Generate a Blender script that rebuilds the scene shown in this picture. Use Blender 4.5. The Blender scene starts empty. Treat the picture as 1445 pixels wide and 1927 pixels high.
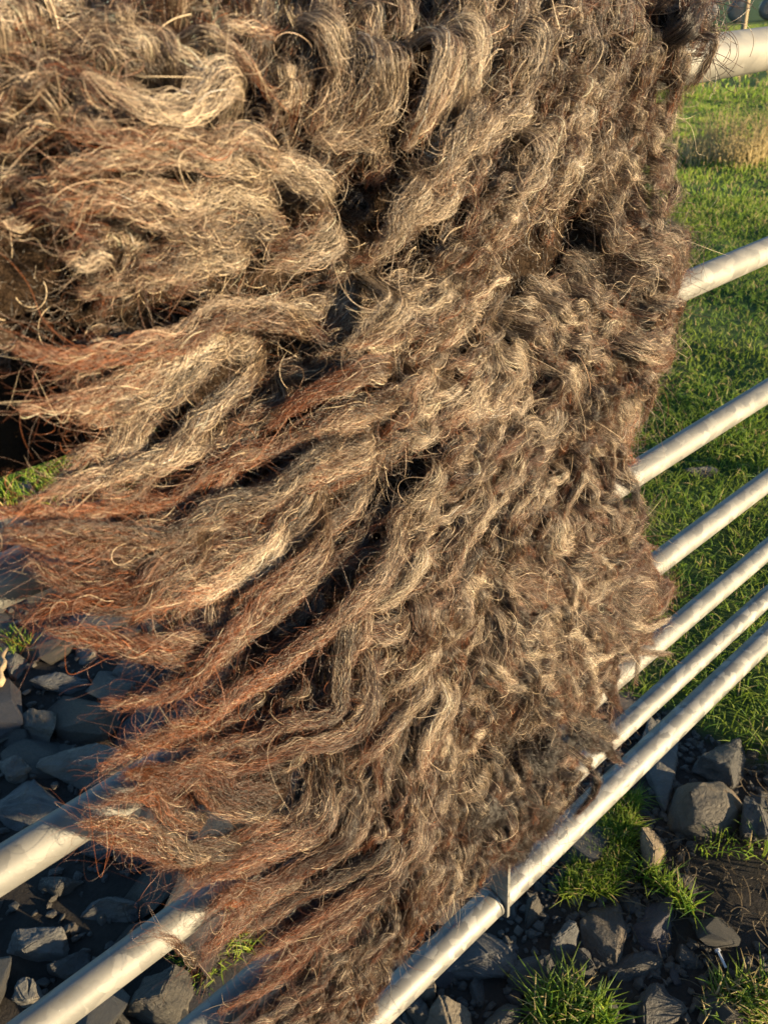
import bpy, bmesh, math, random
import numpy as np
from mathutils import Vector, Matrix, noise as mnoise

scene = bpy.context.scene
COL = scene.collection
R = math.radians
rng = np.random.default_rng(7)
random.seed(7)

# ------------------------------------------------------------------ camera, sky, sun, exposure
cam_d = bpy.data.cameras.new('camera')
cam = bpy.data.objects.new('camera', cam_d)
COL.objects.link(cam)
cam.matrix_world = Matrix(((0.749193, 0.388569, -0.536399, 0.0),
                           (-0.658766, 0.352984, -0.664401, -0.48),
                           (-0.068825, 0.851126, 0.520430, 1.27),
                           (0, 0, 0, 1)))
cam_d.sensor_fit = 'VERTICAL'
cam_d.sensor_height = 36.0
cam_d.lens = 28.0
cam_d.clip_start = 0.02
cam_d.clip_end = 3000
cam_d.dof.use_dof = True
cam_d.dof.focus_distance = 0.82
cam_d.dof.aperture_fstop = 28.0 / 2.2
scene.camera = cam

SUN_EL, SUN_AZ = 7.0, 24.0            # degrees; azimuth from the gate's face (-Y) towards +X
world = bpy.data.worlds.new('World')
scene.world = world
world.use_nodes = True
wn = world.node_tree.nodes
sky = wn.new('ShaderNodeTexSky')
sky.sky_type = 'NISHITA'
sky.sun_disc = False
sky.ozone_density = 3.0
sky.dust_density = 0.3
sky.sun_elevation = R(SUN_EL)
sky.sun_rotation = R(180 - SUN_AZ)
world.node_tree.links.new(sky.outputs[0], wn['Background'].inputs[0])
wn['Background'].inputs[1].default_value = 0.09
sun_d = bpy.data.lights.new('sun', 'SUN')
sun_d.energy = 5.0
sun_d.angle = R(0.5)
sun_d.color = (1.0, 0.77, 0.46)
sun = bpy.data.objects.new('sun', sun_d)
COL.objects.link(sun)
to_sun = Vector((math.sin(R(SUN_AZ)) * math.cos(R(SUN_EL)), -math.cos(R(SUN_AZ)) * math.cos(R(SUN_EL)), math.sin(R(SUN_EL))))
sun.rotation_euler = to_sun.to_track_quat('Z', 'Y').to_euler()
sun.location = to_sun * 20
scene.view_settings.view_transform = 'Standard'
scene.view_settings.look = 'None'
scene.view_settings.exposure = 1.95
scene.view_settings.gamma = 1.0
scene.render.engine = 'CYCLES'
scene.cycles.max_bounces = 8
scene.cycles_curves.shape = 'RIBBONS'

# ------------------------------------------------------------------ measured places (metres)
OUTLINE = [(0.0775,1.3189), (0.7173,1.3044), (0.7208,1.2709), (0.7144,1.2239), (0.7058,1.1828), (0.6725,1.1342), (0.6604,1.0753), (0.6593,0.9876), (0.6368,0.9146), (0.632,0.8284), (0.6511,0.7351), (0.6826,0.6393), (0.6566,0.5778), (0.6119,0.5358), (0.6029,0.4266), (0.5612,0.3889), (0.5087,0.4022), (0.4274,0.4388), (0.3848,0.3893), (0.3176,0.3569), (0.2542,0.3356), (0.2142,0.2979), (0.1462,0.3338), (0.1385,0.4058), (0.186,0.4927), (0.2478,0.5503), (0.2443,0.6657), (0.2295,0.7606), (0.2114,0.8397), (0.1884,0.9364), (0.1827,1.0055), (0.1729,1.0603), (0.1565,1.1044), (0.1314,1.1371), (0.0733,1.1642), (0.0244,1.1867)]
LOCKS = [
(0.0058,0.055,0.7,0.5,0.3,[(0.2168,1.2888),(0.2194,1.276),(0.2278,1.2678),(0.2428,1.26),(0.2565,1.2482),(0.2657,1.2399)]),
(0.0057,0.05,0.7,0.4,0.4,[(0.2352,1.282),(0.2392,1.2729),(0.2477,1.269),(0.2673,1.2714),(0.2793,1.2735)]),
(0.0224,0.03,0.75,0.15,1,[(0.2193,1.2419),(0.2081,1.2573),(0.1922,1.272),(0.1789,1.2813)]),
(0.0195,0.03,0.6,0.2,1,[(0.1666,1.2381),(0.1553,1.2529),(0.1471,1.2665),(0.1372,1.2795)]),
(0.0139,0.065,0.8,0.3,0.5,[(0.2461,1.2273),(0.2409,1.2425),(0.2284,1.2495),(0.2156,1.245),(0.2032,1.2413),(0.1869,1.243),(0.1765,1.2489),(0.1638,1.2626)]),
(0.0239,0.04,0.8,0.1,0.9,[(0.301,1.2893),(0.3073,1.272),(0.314,1.2537),(0.3149,1.2376),(0.2974,1.2175)]),
(0.0122,0.06,0.8,0.4,0.5,[(0.2759,1.1979),(0.2536,1.2133),(0.236,1.2254),(0.2138,1.2238),(0.1948,1.2306),(0.173,1.2315),(0.1495,1.2393)]),
(0.0125,0.055,0.75,0.5,0.5,[(0.27,1.1956),(0.2453,1.2058),(0.2245,1.2166),(0.2043,1.2224),(0.1814,1.2232),(0.1628,1.2246),(0.1373,1.2244)]),
(0.016,0.05,0.75,0.35,0.6,[(0.2804,1.179),(0.2498,1.1938),(0.2243,1.2013),(0.2018,1.1998),(0.1828,1.2075),(0.1608,1.2092),(0.1363,1.2062)]),
(0.0159,0.045,0.7,0.4,0.6,[(0.2637,1.1712),(0.2292,1.1779),(0.2044,1.1855),(0.1827,1.1975),(0.168,1.2071),(0.1504,1.2124),(0.1284,1.2072)]),
(0.0186,0.06,0.9,0.05,0.5,[(0.3001,1.178),(0.2867,1.1948),(0.273,1.203),(0.2594,1.2072),(0.2421,1.2058)]),
(0.0241,0.05,0.85,0.15,0.6,[(0.2794,1.1596),(0.2605,1.1724),(0.236,1.1758),(0.209,1.1756),(0.1866,1.1747),(0.1655,1.174)]),
(0.0234,0.05,0.85,0.1,0.6,[(0.3115,1.1719),(0.2935,1.1598),(0.2789,1.156),(0.2612,1.1542)]),
(0.0208,0.06,0.8,0.1,0.7,[(0.3424,1.2667),(0.338,1.2489),(0.3385,1.2327),(0.3249,1.219)]),
(0.0176,0.05,0.75,0.1,0.7,[(0.3253,1.2706),(0.3282,1.2524),(0.3226,1.2315),(0.313,1.2173)]),
(0.013,0.05,0.8,0.1,0.7,[(0.3474,1.211),(0.3167,1.2149),(0.2938,1.2177)]),
(0.0246,0.05,0.85,0.1,0.5,[(0.3554,1.2031),(0.3346,1.1895),(0.3246,1.1757),(0.3145,1.1619),(0.3081,1.1439)]),
(0.0207,0.06,0.85,0.15,0.5,[(0.3904,1.2826),(0.3896,1.2641),(0.381,1.2427),(0.372,1.2236),(0.3609,1.2029)]),
(0.0249,0.05,0.8,0.1,0.7,[(0.4208,1.2767),(0.4301,1.2622),(0.424,1.2452),(0.4052,1.229)]),
(0.0278,0.05,0.8,0.1,0.7,[(0.4731,1.2717),(0.4819,1.2532),(0.4761,1.2318),(0.4586,1.2142)]),
(0.0234,0.05,0.85,0.15,0.5,[(0.4425,1.23),(0.422,1.2118),(0.4016,1.1953),(0.3814,1.179)]),
(0.0234,0.055,0.9,0.05,0.5,[(0.4695,1.2032),(0.4663,1.1799),(0.451,1.163)]),
(0.034,0.05,0.88,0.1,0.5,[(0.4347,1.1974),(0.4162,1.1802),(0.3954,1.1634),(0.3773,1.1497)]),
(0.0206,0.05,0.8,0.1,0.5,[(0.4831,1.2247),(0.4613,1.2132),(0.4399,1.2027),(0.4241,1.189)]),
(0.0211,0.05,0.8,0.1,0.6,[(0.3843,1.1882),(0.355,1.1704),(0.3444,1.1528),(0.3295,1.1392)]),
(0.0223,0.045,0.15,0.7,0.3,[(0.6477,1.2387),(0.6679,1.251),(0.6851,1.261),(0.7096,1.2746)]),
(0.0084,0.05,0.5,0.6,0.3,[(0.6869,1.2515),(0.6951,1.2285),(0.6939,1.217),(0.6886,1.2048)]),
(0.0181,0.06,0.6,0.75,0.4,[(0.294,1.0949),(0.2753,1.1133),(0.2463,1.1299),(0.2188,1.138),(0.1982,1.1375),(0.1752,1.1356),(0.1486,1.1386),(0.1218,1.1431),(0.0972,1.1556)]),
(0.0266,0.05,0.8,0.5,0.4,[(0.3528,1.1128),(0.3235,1.1252),(0.2865,1.139),(0.2545,1.1371),(0.2246,1.1358),(0.1887,1.1431),(0.161,1.1568),(0.1327,1.167),(0.1062,1.1655)]),
(0.0238,0.07,0.95,0.05,0.4,[(0.3378,1.1252),(0.3231,1.1134),(0.3041,1.1012),(0.2948,1.0969)]),
(0.0324,0.06,0.95,0.3,0.25,[(0.2354,1.1312),(0.2177,1.1322),(0.1959,1.1267),(0.1683,1.1198),(0.1427,1.116),(0.1212,1.112),(0.0952,1.1248)]),
(0.0334,0.065,0.9,0.35,0.25,[(0.282,1.0995),(0.254,1.1037),(0.2223,1.0976),(0.1884,1.0892),(0.1662,1.0809),(0.1403,1.068),(0.1224,1.0706),(0.0973,1.0654)]),
(0.0151,0.05,0.8,0.5,0.3,[(0.2158,1.0715),(0.1889,1.0673),(0.1604,1.0652),(0.1385,1.0699),(0.1173,1.0721),(0.097,1.0735),(0.0809,1.0715)]),
(0.0173,0.065,0.6,0.85,0.3,[(0.3379,1.0661),(0.3063,1.0823),(0.2838,1.0796),(0.2573,1.0721),(0.2348,1.0585)]),
(0.0335,0.06,0.8,0.5,0.3,[(0.3661,1.0292),(0.3206,1.0402),(0.2836,1.0464),(0.2483,1.0435),(0.2148,1.0387),(0.1839,1.0369),(0.158,1.0337),(0.128,1.0476),(0.0986,1.0627),(0.0646,1.0689)]),
(0.0342,0.06,0.75,0.4,0.3,[(0.3284,1.0155),(0.2798,1.016),(0.2447,1.0204),(0.2099,1.0118),(0.1816,1.0074)]),
(0.0446,0.055,0.85,0.4,0.25,[(0.2917,1.003),(0.2572,0.9903),(0.2251,0.984),(0.1869,0.98),(0.1484,0.9799),(0.1171,0.9833)]),
(0.0233,0.05,0.5,0.95,0.4,[(0.1898,0.9989),(0.1639,1.0036),(0.1388,1.0045),(0.1201,0.9988),(0.0917,1.003),(0.0634,1.0005)]),
(0.0222,0.05,0.5,0.9,0.7,[(0.1896,0.9782),(0.1714,0.958),(0.1602,0.9432),(0.1336,0.9531),(0.0968,0.9744),(0.0732,0.9927)]),
(0.0397,0.065,0.6,0.85,0.3,[(0.3403,0.9931),(0.2952,0.9771),(0.2608,0.9712),(0.2181,0.9577),(0.1867,0.9486),(0.1524,0.9382),(0.128,0.9316),(0.1005,0.9304)]),
(0.0489,0.06,0.65,0.75,0.3,[(0.3562,0.9521),(0.3104,0.9304),(0.2772,0.9136),(0.2404,0.9),(0.2067,0.8959),(0.1702,0.8903),(0.142,0.8952),(0.1143,0.9102),(0.0893,0.9122)]),
(0.0444,0.06,0.65,0.7,0.35,[(0.3187,0.9011),(0.2776,0.8723),(0.2611,0.8449),(0.2394,0.8204),(0.2042,0.8235),(0.1664,0.8247),(0.1341,0.8397),(0.1086,0.8368)]),
(0.0318,0.06,0.6,0.7,0.35,[(0.3563,0.8476),(0.3143,0.8489),(0.2665,0.8675),(0.2214,0.8701),(0.1864,0.8584)]),
(0.0281,0.05,0.5,0.85,0.4,[(0.2652,0.8356),(0.2399,0.8071),(0.1989,0.8085),(0.1567,0.8355),(0.1217,0.8523),(0.0957,0.868),(0.0819,0.8629)]),
(0.043,0.055,0.9,0.15,0.3,[(0.3127,0.7769),(0.281,0.762),(0.2502,0.7475),(0.2193,0.7275)]),
(0.0134,0.05,0.4,0.85,0.4,[(0.1404,0.7553),(0.1088,0.7966),(0.1018,0.8201),(0.0859,0.8369),(0.0634,0.8451)]),
(0.0145,0.05,0.4,0.85,0.4,[(0.1378,0.7187),(0.1056,0.7635),(0.0882,0.7982),(0.067,0.8238),(0.0517,0.8425)]),
(0.0198,0.045,0.4,0.85,0.4,[(0.1731,0.6994),(0.1308,0.7403),(0.1057,0.752),(0.0824,0.7811),(0.0569,0.813)]),
(0.0276,0.05,0.5,0.8,0.4,[(0.2083,0.7392),(0.1547,0.7795),(0.1345,0.8144),(0.1119,0.828),(0.0908,0.8565),(0.0752,0.8755)]),
(0.0543,0.055,0.55,0.75,0.3,[(0.248,0.7296),(0.1994,0.7049),(0.1601,0.7219),(0.1209,0.7212),(0.1077,0.725)]),
(0.0612,0.06,0.55,0.8,0.3,[(0.2819,0.6916),(0.211,0.6558),(0.1664,0.6576),(0.124,0.6806),(0.1055,0.685)]),
(0.0707,0.06,0.5,0.85,0.3,[(0.3149,0.6097),(0.2514,0.5832),(0.1943,0.5798),(0.1425,0.5834),(0.101,0.5911)]),
(0.061,0.05,0.55,0.8,0.3,[(0.3535,0.6138),(0.2857,0.5707),(0.2176,0.5583),(0.1545,0.5468),(0.1044,0.551)]),
(0.0063,0.04,0.3,0.7,0.4,[(0.0958,0.631),(0.0856,0.6621),(0.0777,0.688),(0.0684,0.7056)]),
(0.0184,0.05,0.4,0.9,0.5,[(0.1935,1.0172),(0.1509,1.0254),(0.1135,1.0359),(0.086,1.0459),(0.0672,1.0584)]),
(0.0228,0.045,0.35,0.9,0.5,[(0.1966,0.9975),(0.1551,1.0017),(0.1213,1.0074),(0.0921,1.019),(0.0757,1.0348)]),
(0.0196,0.04,0.3,0.85,0.5,[(0.1841,0.9805),(0.1462,0.9837),(0.1132,0.9935),(0.0867,1.0043),(0.0706,1.002)]),
(0.0241,0.035,0.35,0.85,0.5,[(0.207,0.9056),(0.17,0.8989),(0.1395,0.8944),(0.1128,0.8911)]),
(0.0256,0.035,0.4,0.85,0.5,[(0.2159,0.8477),(0.1724,0.8453),(0.134,0.8522),(0.0993,0.8685)]),
(0.0282,0.035,0.35,0.85,0.5,[(0.2225,0.76),(0.1699,0.784),(0.1286,0.7889),(0.094,0.8077)]),
(0.032,0.035,0.35,0.85,0.5,[(0.2321,0.67),(0.1785,0.6914),(0.1306,0.7105),(0.0889,0.7521)]),
(0.0362,0.035,0.35,0.8,0.5,[(0.2226,0.6025),(0.1651,0.6155),(0.1229,0.6238),(0.0969,0.6232)]),
(0.0299,0.045,0.9,0.15,0.6,[(0.3685,0.9152),(0.3495,0.8984),(0.3246,0.8796),(0.3005,0.8662)]),
(0.0325,0.045,0.95,0.1,0.6,[(0.4521,0.9299),(0.4251,0.9098),(0.3985,0.89),(0.3843,0.8582)]),
(0.0304,0.045,0.95,0.1,0.6,[(0.3837,0.9777),(0.3537,0.9569),(0.3351,0.9361)]),
(0.0307,0.045,0.95,0.1,0.6,[(0.3505,0.8251),(0.3364,0.8039),(0.3158,0.7804)]),
(0.04,0.055,0.85,0.2,0.4,[(0.371,0.7817),(0.3372,0.7662),(0.3096,0.7404),(0.2766,0.7195)]),
(0.0459,0.055,0.85,0.2,0.4,[(0.4044,0.7333),(0.3822,0.7143),(0.3594,0.6816),(0.3435,0.6499)]),
(0.0572,0.04,0.85,0.3,0.5,[(0.447,0.7709),(0.5169,0.7115),(0.5929,0.6689),(0.6961,0.5933)]),
(0.0586,0.04,0.85,0.3,0.5,[(0.4352,0.7168),(0.501,0.6733),(0.5766,0.6315),(0.6557,0.5622)]),
(0.0325,0.04,0.65,0.6,0.5,[(0.4229,0.8643),(0.4806,0.8321),(0.5566,0.7768),(0.6444,0.7381),(0.7292,0.7004)]),
(0.0354,0.04,0.65,0.6,0.5,[(0.4362,0.8155),(0.5054,0.7906),(0.5872,0.7323),(0.6719,0.6856),(0.7751,0.6116)]),
(0.0174,0.06,0.6,0.6,0.4,[(0.5885,1.0185),(0.6326,0.9984),(0.6766,0.9802),(0.6835,0.9645),(0.6565,0.9717)]),
(0.0148,0.05,0.5,0.8,0.4,[(0.6428,0.9745),(0.67,0.9466),(0.6809,0.9227),(0.6768,0.9034)]),
(0.0072,0.045,0.05,0.5,0.6,[(0.4721,0.7789),(0.4883,0.7629),(0.4945,0.7442),(0.4848,0.7403),(0.4782,0.7498)]),
(0.0081,0.045,0.05,0.6,0.4,[(0.5073,0.6934),(0.5228,0.6789),(0.5179,0.6691),(0.5204,0.6544)]),
(0.0072,0.045,0.1,0.8,0.4,[(0.5575,0.9476),(0.5732,0.9501),(0.5951,0.9369),(0.6186,0.92)]),
(0.0073,0.045,0.1,0.8,0.4,[(0.5573,0.9032),(0.5686,0.913),(0.5893,0.9136),(0.6119,0.9039)]),
(0.0068,0.045,0.1,0.8,0.4,[(0.4807,0.9015),(0.4953,0.9018),(0.5123,0.8934),(0.5149,0.8865)]),
(0.0077,0.045,0.1,0.8,0.4,[(0.5079,0.8722),(0.5323,0.8581),(0.5547,0.8323),(0.5691,0.8126)]),
(0.0102,0.045,0.1,0.7,0.3,[(0.6111,1.0089),(0.6454,1.0044),(0.667,1.0063),(0.6882,1.0138)]),
(0.0565,0.05,0.3,0.2,0.7,[(0.4007,0.6682),(0.4439,0.6279),(0.4525,0.5803),(0.4227,0.5541)]),
(0.024,0.04,0.2,0.4,0.9,[(0.6065,0.5152),(0.6554,0.4691),(0.6845,0.4218),(0.7197,0.3892)]),
(0.0143,0.05,0.1,0.5,0.4,[(0.6481,0.4124),(0.6481,0.3595),(0.6271,0.3342),(0.6159,0.3276)]),
(0.0115,0.05,0.2,0.6,0.4,[(0.6418,0.4675),(0.67,0.4256),(0.6925,0.3922),(0.7192,0.3545)]),
(0.0155,0.05,0.2,0.7,0.3,[(0.6408,0.5699),(0.6674,0.5338),(0.6901,0.4944),(0.7067,0.4631)])]
FLOW = [
(0.161,1.2656,-0.6856,0.728,0.0316,0.019,0.9,0.7,0.2),
(0.2088,1.262,-0.7285,0.6851,0.0389,0.0212,0.9,0.8,0.15),
(0.1421,1.2199,-0.9984,0.0573,0.0433,0.0122,0.6,0.55,0.5),
(0.2082,1.2099,-0.9724,0.2334,0.0518,0.0142,0.6,0.65,0.4),
(0.1299,1.1795,-0.9997,0.0237,0.0394,0.0117,0.6,0.4,0.7),
(0.1986,1.1702,-0.9971,0.0763,0.0541,0.0163,0.6,0.75,0.3),
(0.2778,1.1724,-0.9999,0.0107,0.0458,0.0187,0.7,0.8,0.2),
(0.3052,1.2466,-0.0146,-0.9999,0.0402,0.0204,0.8,0.8,0.15),
(0.357,1.2422,-0.2494,-0.9684,0.0405,0.0177,0.7,0.75,0.15),
(0.3731,1.2747,-0.0925,-0.9957,0.0273,0.0189,0.9,0.5,0.1),  # tone lowered to paint in the shade at the crest
(0.4156,1.2278,-0.4175,-0.9087,0.0448,0.0189,0.6,0.8,0.15),
(0.484,1.2313,-0.5208,-0.8537,0.0417,0.0211,0.7,0.8,0.15),
(0.5754,1.2342,-0.2688,-0.9632,0.039,0.0242,0.9,0.75,0.2),
(0.6763,1.2343,0.5332,-0.846,0.0511,0.0243,0.9,0.65,0.4),
(0.445,1.1741,-0.6683,-0.7439,0.0489,0.0247,0.6,0.85,0.1),
(0.5486,1.1585,-0.5601,-0.8284,0.0442,0.027,0.9,0.8,0.15),
(0.6612,1.1414,0.454,-0.891,0.0523,0.0294,1,0.65,0.3),
(0.3445,1.1666,-0.6319,-0.7751,0.0409,0.0194,0.6,0.8,0.15),
(0.4106,1.1253,-0.8225,-0.5687,0.0408,0.02,0.7,0.75,0.2),
(0.5184,1.1025,0.9713,-0.2377,0.0898,0.0242,0.6,0.6,0.3),
(0.6302,1.0789,0.9415,-0.3371,0.113,0.0272,0.7,0.5,0.5),
(0.3468,1.0987,-0.9985,0.0555,0.0568,0.0215,0.5,0.75,0.3),
(0.4247,1.0573,-0.9461,-0.3238,0.0476,0.0224,0.6,0.8,0.2),
(0.521,1.0395,0.9458,-0.3246,0.0896,0.0246,0.6,0.65,0.4),
(0.642,0.9904,0.901,-0.4339,0.1167,0.0305,0.6,0.65,0.5),
(0.3934,1.0141,-0.9732,-0.2301,0.0531,0.0227,0.6,0.85,0.25),
(0.4878,0.9817,-0.9801,-0.1984,0.0621,0.0253,0.6,0.8,0.25),
(0.6074,0.9179,0.6531,-0.7572,0.0895,0.0317,0.6,0.75,0.5),
(0.4204,0.9357,-0.936,-0.3521,0.0644,0.0273,0.5,0.85,0.25),
(0.5278,0.879,-0.9079,-0.4193,0.0555,0.0335,0.6,0.85,0.3),
(0.6353,0.8261,0.6878,-0.7259,0.1098,0.0363,0.6,0.7,0.4),
(0.4525,0.8362,0.8577,-0.5141,0.1263,0.0322,0.5,0.75,0.35),
(0.627,0.7251,0.8413,-0.5406,0.1847,0.04,0.5,0.6,0.6),
(0.4919,0.7143,0.817,-0.5766,0.1438,0.0468,0.45,0.95,0.1),
(0.6598,0.611,0.7903,-0.6127,0.2043,0.0517,0.5,0.65,0.5),
(0.4017,0.802,-0.2914,-0.9566,0.0658,0.0304,0.7,0.75,0.4),
(0.3636,0.741,-0.5475,-0.8368,0.0677,0.0327,0.5,0.85,0.2),
(0.4349,0.6779,-0.0204,-0.9998,0.0812,0.0345,0.7,0.75,0.3),
(0.5394,0.6054,0.5493,-0.8356,0.1297,0.0416,0.6,0.75,0.4),
(0.4948,0.5259,-0.0955,-0.9954,0.0756,0.0483,0.9,0,0.1),
(0.4586,0.6058,-0.118,-0.993,0.068,0.0427,0.9,0.2,0.1),
(0.601,0.42,0.1622,-0.9868,0.1195,0.0652,1,0,0.2),
(0.6064,0.4947,0.3146,-0.9492,0.115,0.0553,1,0.1,0.2),
(0.5498,0.3594,0.0423,-0.9991,0.0903,0.0603,1,0.1,0.25),
(0.3368,0.6608,-0.4835,-0.8753,0.0788,0.0352,0.5,0.85,0.25),
(0.2693,0.6572,-0.8676,-0.4973,0.0716,0.0329,0.4,0.7,0.5),
(0.3628,0.4867,-0.5263,-0.8503,0.0828,0.0402,0.4,0.6,0.6),
(0.2052,0.6017,-0.9992,0.0406,0.073,0.0331,0.4,0.5,0.7),
(0.3815,0.3455,-0.3758,-0.9267,0.0468,0.0426,1,0.6,0.2),
(0.286,0.3376,-0.5243,-0.8515,0.0478,0.0446,1,0.6,0.3),
(0.1788,0.4737,-0.9866,-0.1631,0.0672,0.0382,0.5,0.5,0.7),
(0.1446,1.1425,-0.9927,0.1204,0.0517,0.0129,0.4,0.6,0.6),
(0.2211,1.1149,-0.9943,-0.1062,0.0629,0.0217,0.4,0.85,0.3),
(0.1615,1.0868,-0.9879,-0.1554,0.0629,0.0205,0.35,0.75,0.5),
(0.2712,1.056,-0.9725,-0.2327,0.0782,0.0259,0.35,0.8,0.4),
(0.1173,1.0451,-0.9962,0.0873,0.0604,0.0146,0.4,0.45,0.8),
(0.2179,1,-0.9929,-0.1192,0.0756,0.0261,0.35,0.75,0.5),
(0.1321,0.971,-0.9992,0.0405,0.0669,0.0205,0.4,0.4,0.9),
(0.2254,0.919,-0.9588,-0.2842,0.0785,0.0299,0.35,0.6,0.7),
(0.3267,0.9005,-0.936,-0.3521,0.081,0.0303,0.4,0.75,0.5),
(0.1684,0.8627,-0.9951,-0.099,0.0687,0.0259,0.4,0.5,0.8),
(0.258,0.8005,-0.948,-0.3184,0.0701,0.0319,0.4,0.7,0.6)]
ROCKS = [
('boulder','large rounded brown boulder with ochre stains beside the slate slab',1.0067,-0.0908,0.0788,0.0597,3.0198,0.075,0),
('rock','dark angular block lying above the rounded brown boulder',1.1322,-0.0662,0.0665,0.0496,2.9767,0.06,1),
('slate_slab','long blue-grey slate slab crossing under the two lowest rails',1.0449,0.0299,0.1297,0.0389,0.547,0.035,2),
('rock','small sunlit tan rock at the end of the grass patch',0.8669,-0.0753,0.0432,0.0266,0.4191,0.06,3),
('slate_chip','thin blue slate chip sticking out of the grass patch',0.8203,-0.0513,0.0296,0.0195,0.4308,0.03,2),
('rock','grey rock cut by the right edge below the rounded boulder',1.0312,-0.1803,0.0536,0.029,0.3201,0.06,1),
('rock','broad purplish dark stone sunk in the mud right of the bare bank',0.7568,-0.1546,0.059,0.0443,2.7706,0.045,4),
('rock','long mud-smeared stone left of the broad purplish stone',0.6876,-0.0992,0.068,0.0367,0.5412,0.03,5),
('slate_slab','wide lichen-spotted slab under the bottom rail below the upright bar',0.5228,0.0125,0.0791,0.0407,2.4033,0.05,2),
('rock','dark grey pentagonal stone right of the lichen-spotted slab',0.5566,-0.0765,0.0468,0.0376,2.6338,0.05,1),
('rock','pale ochre-cornered chunk at the bottom edge under the rail',0.4061,-0.0298,0.0366,0.0276,2.431,0.07,3),
('slate_slab','narrow dark slab standing beside the pale ochre-cornered chunk',0.4674,-0.0805,0.0336,0.0266,0.566,0.06,1),
('rock','flat dark stone at the bottom edge between two grass tufts',0.6463,-0.2215,0.0462,0.0339,2.7343,0.03,1),
('rock','dark stone directly under the grass patch by the bottom rail',0.6321,-0.0039,0.0287,0.0248,2.7873,0.045,1),
('rock','lichened grey stone between the dark stone and the mud-smeared stone',0.6303,-0.0663,0.0322,0.0274,0.1378,0.05,2),
('rock','slanted dark stone below the lichened grey stone',0.6194,-0.1035,0.0301,0.0234,0.363,0.04,1),
('slate_chip','dark splinter of slate left of the narrow dark slab',0.4773,-0.0241,0.0238,0.014,0.715,0.04,1),
('rock','dark stone under the broad purplish stone',0.6771,-0.165,0.0446,0.0242,2.4796,0.03,1),
('rock','grey stone sunk in mud near the steel bolt',0.7525,-0.214,0.0246,0.0186,2.9908,0.03,1),
('rock','grey shaded stone half hidden by the bottom rail at lower left',0.3924,0.0148,0.0237,0.0228,2.4291,0.05,1),
('rock','brown stone peeking out under the bottom rail above the ochre-cornered chunk',0.4124,0.0243,0.016,0.0157,2.5507,0.05,3),
('flat_rock','large pale flat rock with warm light at the left edge',0.0912,0.819,0.0928,0.0576,1.6158,0.06,6),
('slate_slab','flat slate slab with a dark undercut between the two lit rails',0.1219,0.503,0.0595,0.0265,2.2866,0.05,2),
('rock','weathered grey rock at the left edge below the third rail',0.0067,0.5289,0.0571,0.0306,2.1879,0.05,6),
('rock','black slate block right of the weathered grey rock',0.0267,0.4551,0.0417,0.0246,2.1419,0.05,1),
('rock','large mossy dark rock below the fourth rail',0.1215,0.2907,0.0641,0.0424,2.1436,0.09,1),
('slate_slab','dark triangular slate leaning at the left edge',0.1857,1.0318,0.0729,0.0449,1.6021,0.06,1),
('slate_slab','long slanted blue slate behind the fleece tips',0.2211,0.8295,0.0997,0.0539,2.1802,0.06,2),
('rock','grey block left of the long slanted blue slate',0.1059,0.9415,0.0474,0.0298,1.8328,0.05,2),
('rock','pale rounded stone seen through the loose wool tips',0.3555,1.1929,0.0515,0.0318,2.0125,0.05,6),
('rock','blue-grey stone above the leaning triangular slate',0.2806,1.123,0.0746,0.0387,2.1665,0.05,2),
('rock','grey stone near the twig at the left edge',0.2288,1.2639,0.0579,0.0335,1.5466,0.04,2),
('rock','pale grey stone in the grass at the left edge',0.4619,1.9509,0.134,0.0603,1.3898,0.08,6),
('rock','blue-grey stone in the grass behind the wool tips',0.5768,2.1276,0.0734,0.0435,1.6847,0.08,6),
('rock','small wet stone in the grass beside the wool tips',0.6861,1.9302,0.0608,0.032,1.3691,0.06,6),
('rock','large grey rock beyond the grass at far left',0.912,2.8587,0.3139,0.1226,1.3208,0.15,6),
('rock','dark flat stone between the third and fourth rails at left',0.0738,0.6103,0.0413,0.0245,2.1143,0.04,1),
('rock','grey angular stone under the loose wool at lower left',0.2071,0.5645,0.0563,0.0324,2.1999,0.05,2),
('rock','shaded stone behind the hanging wool tips',0.3257,0.9329,0.0498,0.0346,1.7297,0.05,2),
('rock','small blue stone just above the third rail',0.3533,0.7527,0.0242,0.0169,1.9985,0.04,2),
('rock','dark stone at the lower left corner below the fourth rail',0.0571,0.3152,0.0338,0.0187,2.2338,0.05,1),
('rock','grey stone left of the fourth rail in the lower left corner',-0.0434,0.4686,0.0413,0.0233,2.1455,0.04,6),
('rock','dark stone in the grass just beyond the third rail',2.1536,0.5821,0.0604,0.0496,2.9193,0.05,2)]
PATCH = [(0.6824,-0.0089),(0.8402,0.0255),(0.9241,0.0326),(0.9571,0.0086),(0.9053,-0.0145),(0.8059,-0.0598),(0.7489,-0.0728)]
PATCH2 = [(0.5011,-0.1081),(0.5511,-0.0874),(0.5861,-0.1204),(0.5954,-0.1714),(0.5766,-0.194),(0.4928,-0.1635)]
PATCH3 = [(0.6788,-0.2772),(0.7355,-0.2617),(0.8097,-0.3104),(0.7555,-0.3493)]
STRIP = [(0.8071,-0.0748),(0.8413,-0.094),(0.8241,-0.1836),(0.8038,-0.1767)]
SPARSE = [(0.9613,-0.0927),(1.0573,-0.1863),(0.978,-0.226),(0.9107,-0.1328)]
BOLT = (0.7768,-0.2515); TWIG = ((0.1659,1.1842),(0.22,1.2973)); DRY = (7.5598,3.4466); MOSS = (0.2133,0.3313)
LEFTGRASS = [(0.5462,2.9878),(1.0164,2.7537),(0.7656,2.0716),(0.6111,1.9267),(0.3334,2.2328)]
LEFTTUFT = (0.2294,1.3434)
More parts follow.
